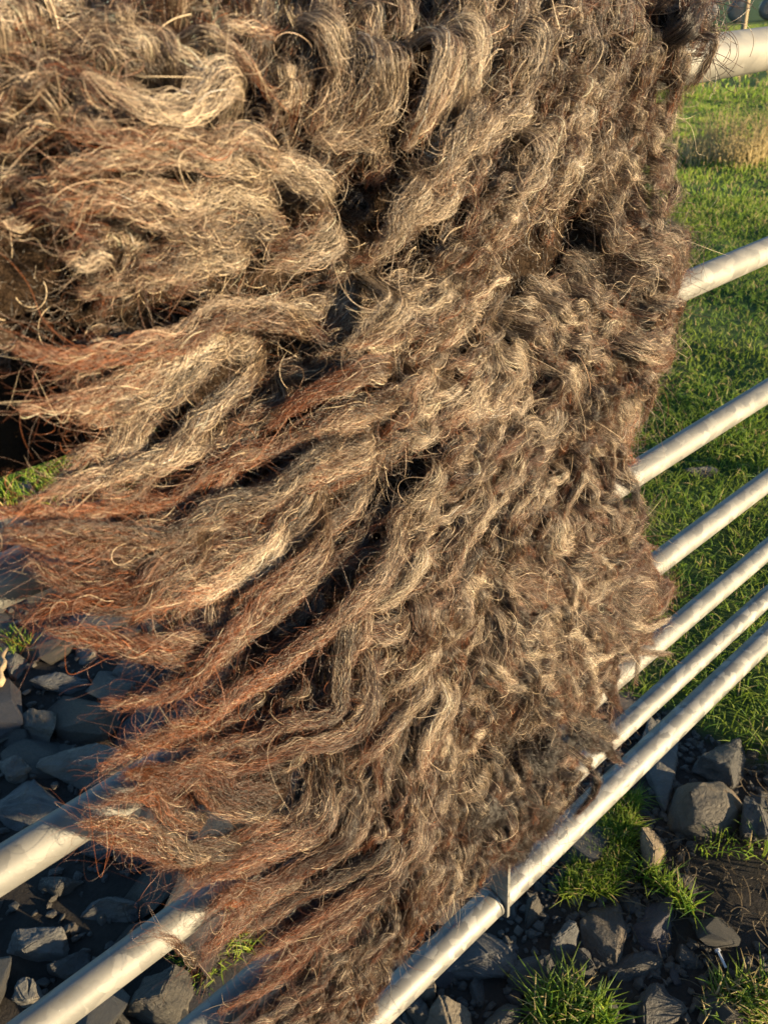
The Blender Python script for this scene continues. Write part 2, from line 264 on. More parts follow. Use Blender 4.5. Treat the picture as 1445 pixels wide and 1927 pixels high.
GAPS = [([(0.4004,1.2536),(0.3889,1.2083),(0.3809,1.1881)],0.0067),
([(0.3375,1.1897),(0.3226,1.1695),(0.3029,1.1434)],0.0093),
([(0.4035,1.1569),(0.3797,1.1451),(0.3579,1.1242)],0.0058),
([(0.3047,1.1413),(0.2329,1.1427),(0.181,1.1444)],0.0067),
([(0.2592,1.0966),(0.2165,1.0828),(0.1811,1.0751)],0.0087),
([(0.3072,1.0631),(0.2623,1.0402)],0.0061),
([(0.3535,0.9698),(0.2931,0.9598),(0.2417,0.9464)],0.013),
([(0.2509,0.9441),(0.2007,0.925),(0.1637,0.9152),(0.1415,0.9096)],0.0167),
([(0.1193,1.1856),(0.1225,1.1522)],0.0112),
([(0.241,0.7491),(0.1978,0.7243)],0.0153),
([(0.5245,0.5577),(0.4519,0.5783)],0.0187),
([(0.5364,1.1188),(0.4663,1.1183)],0.0069),
([(0.5956,1.0917),(0.5043,1.0804)],0.0072),
([(0.23,1.2532),(0.2452,1.2416)],0.0054),
([(0.1816,1.2687),(0.1865,1.2569)],0.0039),
([(0.4532,0.8876),(0.4407,0.8645)],0.0106),
([(0.1996,0.8725),(0.1594,0.8567)],0.0069),
([(0.3818,1.1694),(0.3381,1.1393)],0.0044),
([(0.3718,1.2613),(0.3673,1.2384)],0.0032),
([(0.2178,1.1069),(0.1724,1.1105)],0.0031),
([(0.4845,1.1367),(0.5291,1.1326),(0.5857,1.1182)],0.0045),
([(0.2644,0.6058),(0.2111,0.5931)],0.0095),
([(0.3092,0.4927),(0.2179,0.4607)],0.0098),
([(0.5544,0.5354),(0.6421,0.4848)],0.0137),
([(0.4866,0.6894),(0.4614,0.6527)],0.0062),
([(0.3623,1.2534),(0.3406,1.2142)],0.0025)]

# ------------------------------------------------------------------ helpers
def tag(o, label=None, cat=None, group=None, kind=None):
    if label: o['label'] = label
    if cat: o['category'] = cat
    if group: o['group'] = group
    if kind: o['kind'] = kind
    return o

def empty(name, loc=(0, 0, 0)):
    o = bpy.data.objects.new(name, None)
    o.empty_display_size = 0.05
    o.location = loc
    COL.objects.link(o)
    return o

def link(name, data, mat=None, parent=None, loc=None):
    o = bpy.data.objects.new(name, data)
    COL.objects.link(o)
    if mat is not None and len(data.materials) == 0:
        data.materials.append(mat)
    if loc is not None: o.location = loc
    if parent is not None:
        o.parent = parent
        if parent.parent is None:
            o.matrix_parent_inverse = Matrix.Translation(-Vector(parent.location))
    return o

def mesh_from(name, verts, faces, smooth=True):
    me = bpy.data.meshes.new(name)
    me.from_pydata([tuple(v) for v in verts], [], [tuple(f) for f in faces])
    if smooth:
        me.polygons.foreach_set('use_smooth', [True] * len(me.polygons))
    me.update()
    return me

def bm_mesh(name, bm, smooth=False):
    me = bpy.data.meshes.new(name)
    bm.to_mesh(me); bm.free()
    if smooth:
        me.polygons.foreach_set('use_smooth', [True] * len(me.polygons))
    return me

def curves_data(name, pos, radius, col=None):
    """pos: list of (n,p,3) arrays, radius: matching (n,p), col: matching (n,p,3)."""
    cd = bpy.data.hair_curves.new(name)
    sizes = np.concatenate([np.full(a.shape[0], a.shape[1], dtype=np.int32) for a in pos])
    cd.add_curves(sizes.tolist())
    P = np.concatenate([a.reshape(-1, 3) for a in pos]).astype(np.float32)
    cd.attributes['position'].data.foreach_set('vector', P.ravel())
    r = cd.attributes.get('radius') or cd.attributes.new('radius', 'FLOAT', 'POINT')
    r.data.foreach_set('value', np.concatenate([a.ravel() for a in radius]).astype(np.float32))
    if col is not None:
        c = cd.attributes.new('col', 'FLOAT_COLOR', 'POINT')
        C = np.concatenate([a.reshape(-1, 3) for a in col])
        c.data.foreach_set('color', np.concatenate([C, np.ones((len(C), 1))], 1).astype(np.float32).ravel())
    return cd

class Mat:
    def __init__(self, name):
        self.m = bpy.data.materials.new(name)
        self.m.use_nodes = True
        self.t = self.m.node_tree
        self.n = self.t.nodes
        self.b = self.n['Principled BSDF']
        self.tc = self.n.new('ShaderNodeTexCoord')
    def node(self, kind, **kw):
        nd = self.n.new(kind)
        for k, v in kw.items():
            if k in nd.inputs: nd.inputs[k].default_value = v
            else: setattr(nd, k, v)
        return nd
    def ln(self, a, b): self.t.links.new(a, b)
    def noise(self, scale, detail=6, rough=.6, vec=None, out='Fac'):
        nd = self.node('ShaderNodeTexNoise', Scale=scale, Detail=detail, Roughness=rough)
        self.ln(vec if vec is not None else self.tc.outputs['Object'], nd.inputs['Vector'])
        return nd.outputs[out]
    def ramp(self, fac, stops):
        nd = self.n.new('ShaderNodeValToRGB')
        e = nd.color_ramp.elements
        while len(e) < len(stops): e.new(0.5)
        for el, (p, c) in zip(e, stops):
            el.position = p
            el.color = (*c, 1) if len(c) == 3 else c
        self.ln(fac, nd.inputs[0])
        return nd.outputs[0]
    def mix(self, a, b, fac, mode='MIX'):
        nd = self.node('ShaderNodeMix', data_type='RGBA', blend_type=mode)
        for sock, v in ((nd.inputs[0], fac), (nd.inputs[6], a), (nd.inputs[7], b)):
            if isinstance(v, (int, float)): sock.default_value = v
            elif isinstance(v, tuple): sock.default_value = (*v, 1)
            else: self.ln(v, sock)
        return nd.outputs[2]
    def bump(self, h, strength=.5, dist=.01):
        nd = self.node('ShaderNodeBump', Strength=strength, Distance=dist)
        self.ln(h, nd.inputs['Height'])
        self.ln(nd.outputs[0], self.b.inputs['Normal'])
    def set(self, **kw):
        for k, v in kw.items():
            k = k.replace('_', ' ')
            if hasattr(v, 'links'): self.ln(v, self.b.inputs[k])
            else: self.b.inputs[k].default_value = (*v, 1) if isinstance(v, tuple) else v
        return self

# ------------------------------------------------------------------ materials
def mat_attr_fibre(name, rough=.5, spec=.3, trans=.35):
    m = Mat(name)
    at = m.node('ShaderNodeAttribute', attribute_name='col')
    m.set(Base_Color=at.outputs['Color'], Roughness=rough)
    m.b.inputs['Specular IOR Level'].default_value = spec
    tr = m.n.new('ShaderNodeBsdfTranslucent')
    m.ln(at.outputs['Color'], tr.inputs['Color'])
    mx = m.node('ShaderNodeMixShader'); mx.inputs[0].default_value = trans
    m.ln(m.b.outputs[0], mx.inputs[1]); m.ln(tr.outputs[0], mx.inputs[2])
    m.ln(mx.outputs[0], m.n['Material Output'].inputs['Surface'])
    return m.m
M_FIBRE = mat_attr_fibre('wool_fibre', .36, .7, .10)
M_BLADE = mat_attr_fibre('grass_blade', .45, .35, .4)

m = Mat('wool_core')
at = m.node('ShaderNodeAttribute', attribute_name='col')
n1 = m.noise(260, 5, .7)
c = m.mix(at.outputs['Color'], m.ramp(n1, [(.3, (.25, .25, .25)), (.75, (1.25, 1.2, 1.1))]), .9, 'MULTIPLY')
m.set(Base_Color=c, Roughness=.9); m.b.inputs['Specular IOR Level'].default_value = .1
m.bump(m.noise(420, 4, .7), 1.0, .004)
M_CORE = m.m

m = Mat('hide')
m.set(Base_Color=m.ramp(m.noise(60), [(.3, (.02, .013, .009)), (.7, (.05, .032, .02))]), Roughness=.95)
m.b.inputs['Specular IOR Level'].default_value = .1
m.bump(m.noise(300, 5, .7), 1, .006)
M_HIDE = m.m

def galv(name, weather, spangle):
    m = Mat(name)
    mp = m.node('ShaderNodeMapping'); m.ln(m.tc.outputs['Object'], mp.inputs[0])
    mp.inputs['Scale'].default_value = (.75, 1, 1)
    w = m.noise(30, 4, .6, out='Color')
    wv = m.node('ShaderNodeVectorMath', operation='MULTIPLY_ADD')
    m.ln(w, wv.inputs[0]); wv.inputs[1].default_value = (.02, .02, .02); m.ln(mp.outputs[0], wv.inputs[2])
    v = m.node('ShaderNodeTexVoronoi', Scale=75.0); m.ln(wv.outputs[0], v.inputs['Vector'])
    sp = m.ramp(v.outputs['Color'], [(.15, (.07, .073, .077)), (.6, (.16, .158, .15)), (.85, (.275, .27, .255))])
    sep = m.node('ShaderNodeSeparateColor'); m.ln(v.outputs['Color'], sep.inputs[0])
    flat = m.ramp(m.noise(9, 8, .65), [(.3, (.13, .127, .117)), (.7, (.215, .208, .186))])
    col = m.mix(flat, sp, spangle)
    dirt = m.ramp(m.noise(45, 9, .75), [(.55, (0, 0, 0)), (.72, (1, 1, 1))])
    col = m.mix(col, (.10, .09, .07), m.mix((0, 0, 0), dirt, .5))
    pits = m.ramp(m.noise(330, 3, .6), [(.70, (0, 0, 0)), (.78, (1, 1, 1))])
    col = m.mix(col, (.5, .5, .49), m.mix((0, 0, 0), pits, .35))
    rough = m.ramp(sep.outputs[1], [(0, (.50,) * 3), (1, (.66,) * 3)])
    m.set(Base_Color=col, Roughness=rough, Metallic=weather)
    m.bump(m.noise(120, 5, .6), .12, .002)
    return m.m
M_GALV_TOP = galv('weathered_galvanised_steel', .25, .12)
M_GALV = galv('galvanised_steel', .3, .35)
M_GALV_LOW = galv('spangled_galvanised_steel', .35, .6)

def stone(name, a, b, lich, ochre):
    m = Mat(name)
    geo = m.tc.outputs['Object']
    n = m.noise(14, 9, .68)
    col = m.ramp(n, [(.28, a), (.72, b)])
    n2 = m.noise(38, 6, .7)
    col = m.mix(col, (.22, .225, .20), m.mix((0, 0, 0), m.ramp(n2, [(.60, (0, 0, 0)), (.68, (1, 1, 1))]), lich))
    n3 = m.noise(11, 5, .6)
    col = m.mix(col, (.20, .125, .055), m.mix((0, 0, 0), m.ramp(n3, [(.52, (0, 0, 0)), (.64, (1, 1, 1))]), ochre))
    oi = m.node('ShaderNodeObjectInfo')
    col = m.mix(col, m.ramp(oi.outputs['Random'], [(0, (.7, .72, .78)), (.5, (1, 1, 1)), (1, (1.2, 1.1, .95))]), 1.0, 'MULTIPLY')
    m.set(Base_Color=col, Roughness=m.ramp(n2, [(.3, (.45,) * 3), (.7, (.8,) * 3)]))
    st = m.node('ShaderNodeMapping'); m.ln(geo, st.inputs[0]); st.inputs['Scale'].default_value = (1, 1, 3.5)
    h = m.noise(55, 10, .7, st.outputs[0])
    m.bump(h, 1.0, .010)
    return m.m
M_STONES = [stone('brown_boulder_stone', (.040, .035, .028), (.085, .073, .058), .1, .5),
            stone('dark_slate_stone', (.026, .025, .024), (.062, .059, .055), .25, .12),
            stone('blue_slate_stone', (.042, .042, .042), (.105, .104, .100), .45, .15),
            stone('tan_stone', (.08, .066, .048), (.19, .155, .11), .2, .4),
            stone('purple_slate_stone', (.034, .030, .034), (.080, .070, .076), .15, .05),
            stone('muddy_stone', (.034, .029, .024), (.075, .064, .053), .1, .1),
            stone('pale_grey_stone', (.062, .060, .056), (.16, .155, .14), .35, .2)]

m = Mat('ground_soil_and_turf')
at = m.node('ShaderNodeAttribute', attribute_name='turf')
soil = m.ramp(m.noise(9, 10, .72), [(.3, (.028, .024, .021)), (.55, (.052, .044, .037)), (.75, (.095, .08, .066))])
turf = m.ramp(m.noise(4, 9, .7), [(.3, (.030, .055, .012)), (.55, (.055, .10, .02)), (.75, (.13, .15, .045))])
col = m.mix(soil, turf, at.outputs['Fac'])
m.set(Base_Color=col, Roughness=.9); m.b.inputs['Specular IOR Level'].default_value = .2
m.bump(m.noise(30, 10, .75), 1, .03)
M_GROUND = m.m

m = Mat('black_bale_wrap')
m.set(Base_Color=m.ramp(m.noise(2, 6, .6), [(.3, (.08, .075, .075)), (.7, (.14, .13, .128))]), Roughness=.28)
m.bump(m.noise(6, 6, .6), .6, .05)
M_WRAP = m.m
m = Mat('weathered_wood')
m.set(Base_Color=m.ramp(m.noise(6, 8, .6), [(.3, (.14, .10, .06)), (.7, (.34, .26, .16))]), Roughness=.85)
m.bump(m.noise(40, 6, .6), .5, .01)
M_WOOD = m.m
m = Mat('zinc_bolt'); m.set(Base_Color=(.5, .52, .55), Metallic=.7, Roughness=.4); M_BOLT = m.m

# ------------------------------------------------------------------ ground
def smooth(a, b, x):
    t = np.clip((x - a) / (b - a), 0, 1); return t * t * (3 - 2 * t)
def inpoly(poly, x, y):
    r = np.zeros(np.shape(x), bool)
    n = len(poly)
    for i in range(n):
        x1, y1 = poly[i]; x2, y2 = poly[(i + 1) % n]
        c = ((y1 > y) != (y2 > y)) & (x < (x2 - x1) * (y - y1) / (y2 - y1 + 1e-12) + x1)
        r ^= c
    return r
def vnoise(x, y, s, seed=0.0):
    x = np.asarray(x, float); y = np.asarray(y, float)
    out = np.zeros_like(x)
    k = np.random.default_rng(int(seed * 10) + 3)
    for i in range(7):
        a = k.uniform(0, 6.283); f = s * k.uniform(.6, 1.7); p = k.uniform(0, 6.283)
        q = k.uniform(0, 6.283); g = s * k.uniform(.5, 1.3); b = k.uniform(0, 6.283)
        out += np.sin(f * (x * math.cos(a) + y * math.sin(a)) + p + 1.3 * np.sin(g * (x * math.cos(b) + y * math.sin(b)) + q))
    return out / 7
EDGE = [(1.19, -6), (1.22, -.14), (1.17, .16), (1.05, .75), (.86, 1.5), (.62, 2.1), (-.3, 2.4), (-6, 2.6), (-6, 300), (300, 300), (300, -6)]
def turf_mask(x, y):
    jx = x + .06 * vnoise(x, y, 9, 1); jy = y + .06 * vnoise(x, y, 9, 2)
    return inpoly(EDGE, jx, jy)
def ground_z(x, y):
    d = np.hypot(x, y + .48)
    z = -.06 * smooth(8, 60, d)
    t = smooth(1.1, 2.0, x + .35 * y)
    z = z + t * (.022 * vnoise(x, y, 7, 3) + .035 * vnoise(x, y, 2.3, 4)) + .006 * vnoise(x, y, 22, 5)
    z = z + .012 * np.exp(-(((x - .98) / .14) ** 2 + ((y + .22) / .09) ** 2))      # bare mud bank at the lower right
    return z
def axis(lo, hi, fine_lo, fine_hi, step):
    a = list(np.arange(fine_lo, fine_hi, step))
    s = step; v = fine_hi
    while v < hi: a.append(v); s *= 1.16; v += s
    s = step; v = fine_lo - step
    while v > lo: a.insert(0, v); s *= 1.16; v -= s
    return np.array([lo] + a + [hi])
gx = axis(-1500, 1500, -.6, 5.0, .04); gy = axis(-1500, 1500, -.8, 3.6, .04)
X, Y = np.meshgrid(gx, gy)
Z = ground_z(X, Y)
nx, ny = len(gx), len(gy)
idx = np.arange(nx * ny).reshape(ny, nx)
faces = np.stack([idx[:-1, :-1], idx[:-1, 1:], idx[1:, 1:], idx[1:, :-1]], -1).reshape(-1, 4)
me = mesh_from('ground', np.stack([X, Y, Z], -1).reshape(-1, 3).tolist(), faces.tolist())
ta = me.attributes.new('turf', 'FLOAT', 'POINT')
ta.data.foreach_set('value', turf_mask(X, Y).astype(np.float32).ravel())
ground = tag(link('ground', me, M_GROUND), 'dark stony mud giving way to rough green pasture', None, None, 'structure')

# ------------------------------------------------------------------ gate
RAIL_Z = [1.2193, .9865, .7624, .5793, .4093, .2733, .1421]
RAIL_R = [.0213, .0168, .0168, .0168, .0168, .0168, .0223]
GX0, GX1 = -1.15, 2.45
gate = tag(empty('field_gate', (0, 0, .02)), 'galvanised tubular steel field gate with seven rails', 'gate')
def tube(r, x0, x1, z, seg=40, n=60):
    v, f = [], []
    for i in range(n + 1):
        x = x0 + (x1 - x0) * i / n
        for k in range(seg):
            a = 2 * math.pi * k / seg
            v.append((x, r * math.cos(a), z + r * math.sin(a)))
    for i in range(n):
        for k in range(seg):
            a, b = i * seg + k, i * seg + (k + 1) % seg
            f.append((a, a + seg, b + seg, b))
    f.append(tuple(range(seg))[::-1] if False else tuple(range(seg)))
    f.append(tuple(range(n * seg, (n + 1) * seg))[::-1])
    return v, f
for i, (z, r) in enumerate(zip(RAIL_Z, RAIL_R)):
    me = mesh_from('rail', *tube(r, GX0, GX1, z))
    o = link('top_rail' if i == 0 else 'rail', me, M_GALV_TOP if i == 0 else (M_GALV if i < 5 else M_GALV_LOW), gate)
    if i == 6: o['label'] = 'thicker bottom rail with strong zinc spangle'
def box_mesh(name, x0, x1, y0, y1, z0, z1, bev=.001):
    bm = bmesh.new()
    bmesh.ops.create_cube(bm, size=1)
    for v in bm.verts:
        v.co = Vector(((x0 + x1) / 2 + v.co.x * (x1 - x0), (y0 + y1) / 2 + v.co.y * (y1 - y0), (z0 + z1) / 2 + v.co.z * (z1 - z0)))
    if bev: bmesh.ops.bevel(bm, geom=bm.edges[:], offset=bev, segments=2, affect='EDGES')
    return bm_mesh(name, bm)
# upright flat bar the rails pass through, its foot tapered onto the bottom rail
bm = bmesh.new()
prof = [(-.027, .128), (-.020, .1225), (.022, .150), (.024, .20), (.020, 1.205), (-.020, 1.205), (-.020, .33), (-.027, .26)]
va = [bm.verts.new((.5375, y, z)) for y, z in prof]; vb = [bm.verts.new((.5425, y, z)) for y, z in prof]
bm.faces.new(va); bm.faces.new(vb[::-1])
for i in range(len(prof)):
    j = (i + 1) % len(prof); bm.faces.new((va[j], va[i], vb[i], vb[j]))
bmesh.ops.recalc_face_normals(bm, faces=bm.faces)
link('upright', bm_mesh('upright', bm), M_GALV, gate)
link('weld_collar', mesh_from('weld_collar', *tube(.0232, .531, .5368, .1421, 32, 2)), M_GALV_LOW, gate)
for x in (GX0, GX1):
    v, f = tube(.026, 0.0, 1.30, 0, 28, 4)
    v = [(x + q[1], q[2], q[0] + .02) for q in v]
    link('end_stile', mesh_from('end_stile', v, f), M_GALV, gate)

# ------------------------------------------------------------------ fleece
C_PALE = np.array((.45, .365, .27)); C_MID = np.array((.088, .054, .033)); C_DARK = np.array((.017, .012, .009))
C_RED = np.array((.150, .046, .015)); C_GOLD = np.array((.64, .51, .35))
flow = np.array(FLOW)
def flow_at(x, z):
    d2 = (flow[:, 0] - x) ** 2 + (flow[:, 1] - z) ** 2
    w = 1 / (d2 + .0012) ** 1.6
    w /= w.sum()
    v = (flow * w[:, None]).sum(0)
    n = math.hypot(v[2], v[3]) + 1e-9
    return v[2] / n, v[3] / n, v[4], v[5], v[6], v[7], v[8]

def resample(pts, n):
    p = np.array(pts, float)
    q = np.vstack([2 * p[0] - p[1], p, 2 * p[-1] - p[-2]])
    out = []
    for i in range(1, len(q) - 2):
        t = np.linspace(0, 1, 24, endpoint=False)[:, None]
        a, b, c_, d = q[i - 1], q[i], q[i + 1], q[i + 2]
        out.append(.5 * ((2 * b) + (-a + c_) * t + (2 * a - 5 * b + 4 * c_ - d) * t ** 2 + (-a + 3 * b - 3 * c_ + d) * t ** 3))
    out = np.vstack(out + [p[-1:]])
    s = np.concatenate([[0], np.cumsum(np.linalg.norm(np.diff(out, axis=0), axis=1))])
    u = np.linspace(0, s[-1], n)
    return np.stack([np.interp(u, s, out[:, k]) for k in range(out.shape[1])], 1), s[-1]

NG = 64
RHO = .055
def drape(x, z):
    """outward distance of the hide from the gate plane: it lies on the rails and rounds over the top one"""
    a = .5 + .5 * math.sin(31 * (x * .50 + z * .86) + 1.6 * math.sin(14 * x - 9 * z) + .4)
    b = .5 + .5 * math.sin(23 * (x * .95 - z * .3) + 1.3 * math.sin(17 * z + 5 * x))
    return .034 + .016 * a * b + .008 * b + .004 * math.sin(z * 31 - x * 17)

def guide(path, lift):
    g, L = resample(path, NG)
    t = np.linspace(0, 1, NG)
    o = np.array([drape(a, b) for a, b in g]) + (lift + .022 * smooth(1.20, 1.27, g[:, 1])) * smooth(-.12, .28, t) * (1 - .25 * t)
    v = g[:, 1] - RAIL_Z[0]
    al = np.clip(v / RHO, 0, math.pi)                  # above the top rail the wool bends over it
    dn = np.minimum(v, 0) - np.maximum(v - RHO * math.pi, 0)
    P = np.stack([g[:, 0], -o * np.cos(al), RAIL_Z[0] + dn + o * np.sin(al)], 1)
    T = np.gradient(P, axis=0); T /= np.linalg.norm(T, axis=1)[:, None] + 1e-9
    N = np.stack([np.zeros(NG), -np.cos(al), np.sin(al)], 1); N -= T * (N * T).sum(1)[:, None]; N /= np.linalg.norm(N, axis=1)[:, None]
    return P, T, N, np.cross(T, N), L

def at(arr, t):
    f = np.clip(t, 0, 1) * (NG - 1)
    i = np.minimum(f.astype(int), NG - 2); w = (f - i)[..., None]
    return arr[i] * (1 - w) + arr[i + 1] * w

def profile(t, blunt):
    root = .55 + .45 * smooth(-.05, .3, t)
    tip = np.clip(1 - t ** (1.35 + 2.6 * blunt), 0, 1) ** (1.0 - .35 * min(1, blunt))
    return root * (.08 + .92 * tip)

def fibre_colour(t, n, p, tone, red, rg, wt=None, wr=None):
    """pigment along each fibre: greyish beige staple, rust-brown weathered tips; wt, wr vary it wisp by wisp"""
    tn = np.clip(tone - .17 + (rg.normal(0, .10, (n, 1)) if wt is None else wt + rg.normal(0, .06, (n, 1))), 0, 1)[..., None]
    body = np.where(tn > .5, C_MID + (C_PALE - C_MID) * (tn * 2 - 1), C_DARK + (C_MID - C_DARK) * tn * 2)
    rd = np.clip(red + (rg.normal(0, .12, (n, 1)) if wr is None else wr), 0, 1)
    onset = 1.02 - .78 * rd
    k = (smooth(onset - .25, onset + .35, t + rg.normal(0, .10, (n, 1))) * np.minimum(1, .4 + rd))[..., None]
    c = body * (1 - k) + C_RED * (.35 + .85 * tn) * k
    c = c * np.exp(rg.normal(-.10, .48, (n, 1, 1)))
    gold = (rg.random((n, 1, 1)) < .05) * (tone > .2)
    c = c * (1 - gold) + (C_GOLD * (1 - .5 * k)) * gold
    return np.clip(c, .004, .75)

def lock(path, w, lift, tone, red, curl, dens=1.0, seed=0, core_only=False):
    """one staple of wool: an opaque matted core and the fibres over it"""
    rg = np.random.default_rng(seed)
    P, T, N, B, L = guide(path, lift)
    blunt = .7 * curl
    hw = w / 2
    thick = rg.uniform(.40, .62)
    # wave shared by the whole staple
    lam = rg.uniform(.05, .09) * (1.2 - .5 * curl); amp = min(.10 * w, .0040) * (.7 + .5 * curl) * rg.uniform(.1, 1)
    tt = np.linspace(0, 1, NG); s = tt * L
    wave = amp * np.sin(2 * np.pi * s / lam + rg.uniform(0, 6.28)) * smooth(.1, .5, tt)
    wav2 = .7 * amp * np.sin(2 * np.pi * s / lam + rg.uniform(0, 6.28)) * smooth(.1, .5, tt)
    P = P + B * wave[:, None] + N * wav2[:, None]
    # ---- core
    nr, ns = 16, 10
    tr = np.linspace(0, .93, nr)
    ang = np.linspace(0, 2 * np.pi, ns, endpoint=False)
    rr = hw * profile(tr, blunt) * .62
    cv = []
    cP, cB, cN = at(P, tr), at(B, tr), at(N, tr)
    jit = 1 + .16 * rg.normal(size=(nr, ns)) * (1 if hw > .008 else 0)
    V = cP[:, None] + (rr[:, None] * jit)[..., None] * (np.cos(ang)[None, :, None] * cB[:, None] + thick * np.sin(ang)[None, :, None] * cN[:, None])
    F = [(i * ns + k, i * ns + (k + 1) % ns, (i + 1) * ns + (k + 1) % ns, (i + 1) * ns + k) for i in range(nr - 1) for k in range(ns)]
    F += [tuple(range(ns))[::-1], tuple((nr - 1) * ns + k for k in range(ns))]
    ccol = fibre_colour(np.repeat(tr[None, :, None], 1, 0)[0].T.repeat(1, 0), 1, nr, tone, red, np.random.default_rng(seed + 5))[0]
    ccol = np.repeat((ccol * .25)[:, None], ns, 1)  # core colour cut down so the spaces between wisps look shaded
    core = (V.reshape(-1, 3), F, ccol.reshape(-1, 3))
    # ---- staple fibres
    pos, rad, col = [], [], []
    area = w * L * 1e4
    n = int(max(14, area * 24 * dens * (1 - .35 * curl)))
    p = 18
    ln = np.clip(rg.uniform(.03, .075, (n, 1)), None, L * 1.0) / L
    t0 = rg.uniform(-.02, 1, (n, 1)) * (1.04 - ln)
    t = t0 + ln * np.linspace(0, 1, p)[None]
    # fibres gather in wisps that wind along the staple
    nw = int(np.clip(7 + hw * 620, 5, 30))
    wi = rg.integers(0, nw, (n, 1))
    wth = np.where(rg.random(nw) < .8, rg.uniform(0, np.pi, nw), rg.uniform(0, 6.283, nw))
    wro = rg.uniform(.58, 1.08, nw); wt = rg.normal(0, .27, nw); wr = rg.normal(-.08, .36, nw)
    wtw = rg.normal(0, .7, nw); wla = rg.uniform(.03, .12, nw); wph = rg.uniform(0, 6.283, nw); wam = rg.uniform(.06, .26, nw)
    spread = rg.normal(0, .18, (n, 1)); spr2 = rg.normal(0, .09, (n, 1))
    th = wth[wi] + wtw[wi] * (t - .5) + wam[wi] * np.sin(6.283 * t * L / wla[wi] + wph[wi]) + spread * (1.25 - .6 * t)
    ro = wro[wi] + spr2 + .10 * np.sin(6.283 * t * L / (wla[wi] * 1.3) + 2.1 * wph[wi]) + .35 * (rg.random((n, 1)) < .06) * rg.random((n, 1))
    r = hw * profile(np.clip(t, 0, 1), blunt) * ro
    ss = t * L
    l1 = rg.uniform(.010, .030, (n, 1)); a1 = rg.uniform(.0002, .0009, (n, 1)) * (1 + 1.4 * curl)
    l2 = rg.uniform(.03, .06, (n, 1)); a2 = rg.uniform(.0006, .0022, (n, 1)) * (1 + 1.4 * curl)
    ph = lambda: rg.uniform(0, 6.283, (n, 1))
    dB = r * np.cos(th) + a1 * np.sin(6.283 * ss / l1 + ph()) + a2 * np.sin(6.283 * ss / l2 + ph())
    dN = thick * r * np.sin(th) + a1 * np.sin(6.283 * ss / l1 + ph()) + a2 * np.sin(6.283 * ss / l2 + ph())
    X = at(P, t) + dB[..., None] * at(B, t) + dN[..., None] * at(N, t)
    pos.append(X)
    taper = np.ones((1, p)); taper[0, -4:] = [.8, .6, .4, .2]; taper[0, 0] = .5
    rad.append((rg.uniform(.00006, .000115, (n, 1)) + .00007 * (rg.random((n, 1)) < .05)) * taper)
    col.append(fibre_colour(np.clip(t, 0, 1), n, p, tone, red, rg, wt[wi], wr[wi]))
    # ---- wisps trailing past the tip
    if curl < .6 and L > .06:
        n2 = int(4 + area * .10); q = 16
        u = np.linspace(0, 1, q)[None]
        st = at(P, np.full(n2, .82)) + rg.normal(0, .12 * hw, (n2, 3))
        dr = T[-4] + rg.normal(0, .20, (n2, 3)) + np.array([0, 0, -.12])
        le = rg.uniform(.01, .03, (n2, 1)) + np.minimum(.18 * L, .03)
        side_ = rg.normal(0, 1, (n2, 1, 3)) * .009
        X = st[:, None] + dr[:, None] * (u * le)[..., None] + side_ * np.sin(u * rg.uniform(3, 9, (n2, 1)) + 0)[..., None] * 1.4
        pos.append(X); rad.append(np.full((n2, q), .0001) * np.linspace(1, .35, q)[None])
        col.append(fibre_colour(np.clip(.8 + .2 * np.repeat(u, n2, 0), 0, 1), n2, q, tone, red, rg))
    # ---- fuzz and loose curls: constant-curvature arcs leaving the surface
    n = int(max(4, area * (3.0 + 8.0 * curl) * dens)); p = 13
    t = rg.uniform(.02, .98, n) ** 1.15; th = rg.uniform(0, np.pi, n)
    r = hw * profile(t, blunt) * rg.uniform(.8, 1.02, n)
    bT, bB, bN = at(T, t), at(B, t), at(N, t)
    rd = np.cos(th)[:, None] * bB + np.sin(th)[:, None] * bN
    X0 = at(P, t) + r[:, None] * (np.cos(th)[:, None] * bB + thick * np.sin(th)[:, None] * bN)
    side = np.cross(bT, rd)
    a = rg.normal(0, .55 + .5 * curl, n)[:, None]
    d = bT * np.cos(a) + side * np.sin(a)
    loose = rg.random(n) < .07
    d = d + rd * np.where(loose, rg.uniform(.1, .9, n), rg.uniform(-.06, .06, n))[:, None]
    d /= np.linalg.norm(d, axis=1)[:, None]
    ax = rd + rg.normal(0, .35, (n, 3)); ax /= np.linalg.norm(ax, axis=1)[:, None]
    length = np.where(loose, rg.uniform(.03, .07, n), rg.uniform(.012, .032, n))
    rate = np.where(loose, rg.normal(0, 130, n), rg.normal(0, 95, n)) * (length / (p - 1))
    X = np.zeros((n, p, 3)); X[:, 0] = X0
    for k in range(1, p):
        X[:, k] = X[:, k - 1] + d * (length / (p - 1))[:, None]
        rk = rate * (1 + .6 * np.sin(k * .7 + th * 9))
        cs, sn = np.cos(rk)[:, None], np.sin(rk)[:, None]
        d = d * cs + np.cross(ax, d) * sn + ax * ((ax * d).sum(1)[:, None]) * (1 - cs)
        d = d - rd * .02
        d /= np.linalg.norm(d, axis=1)[:, None]
    pos.append(X)
    taper = np.ones((1, p)); taper[0, -3:] = [.8, .55, .3]
    rad.append((rg.uniform(.00005, .0001, (n, 1)) + .00004 * loose[:, None]) * taper)
    col.append(fibre_colour(np.repeat(t[:, None], p, 1), n, p, tone, red, rg))
    return core, (pos, rad, col)

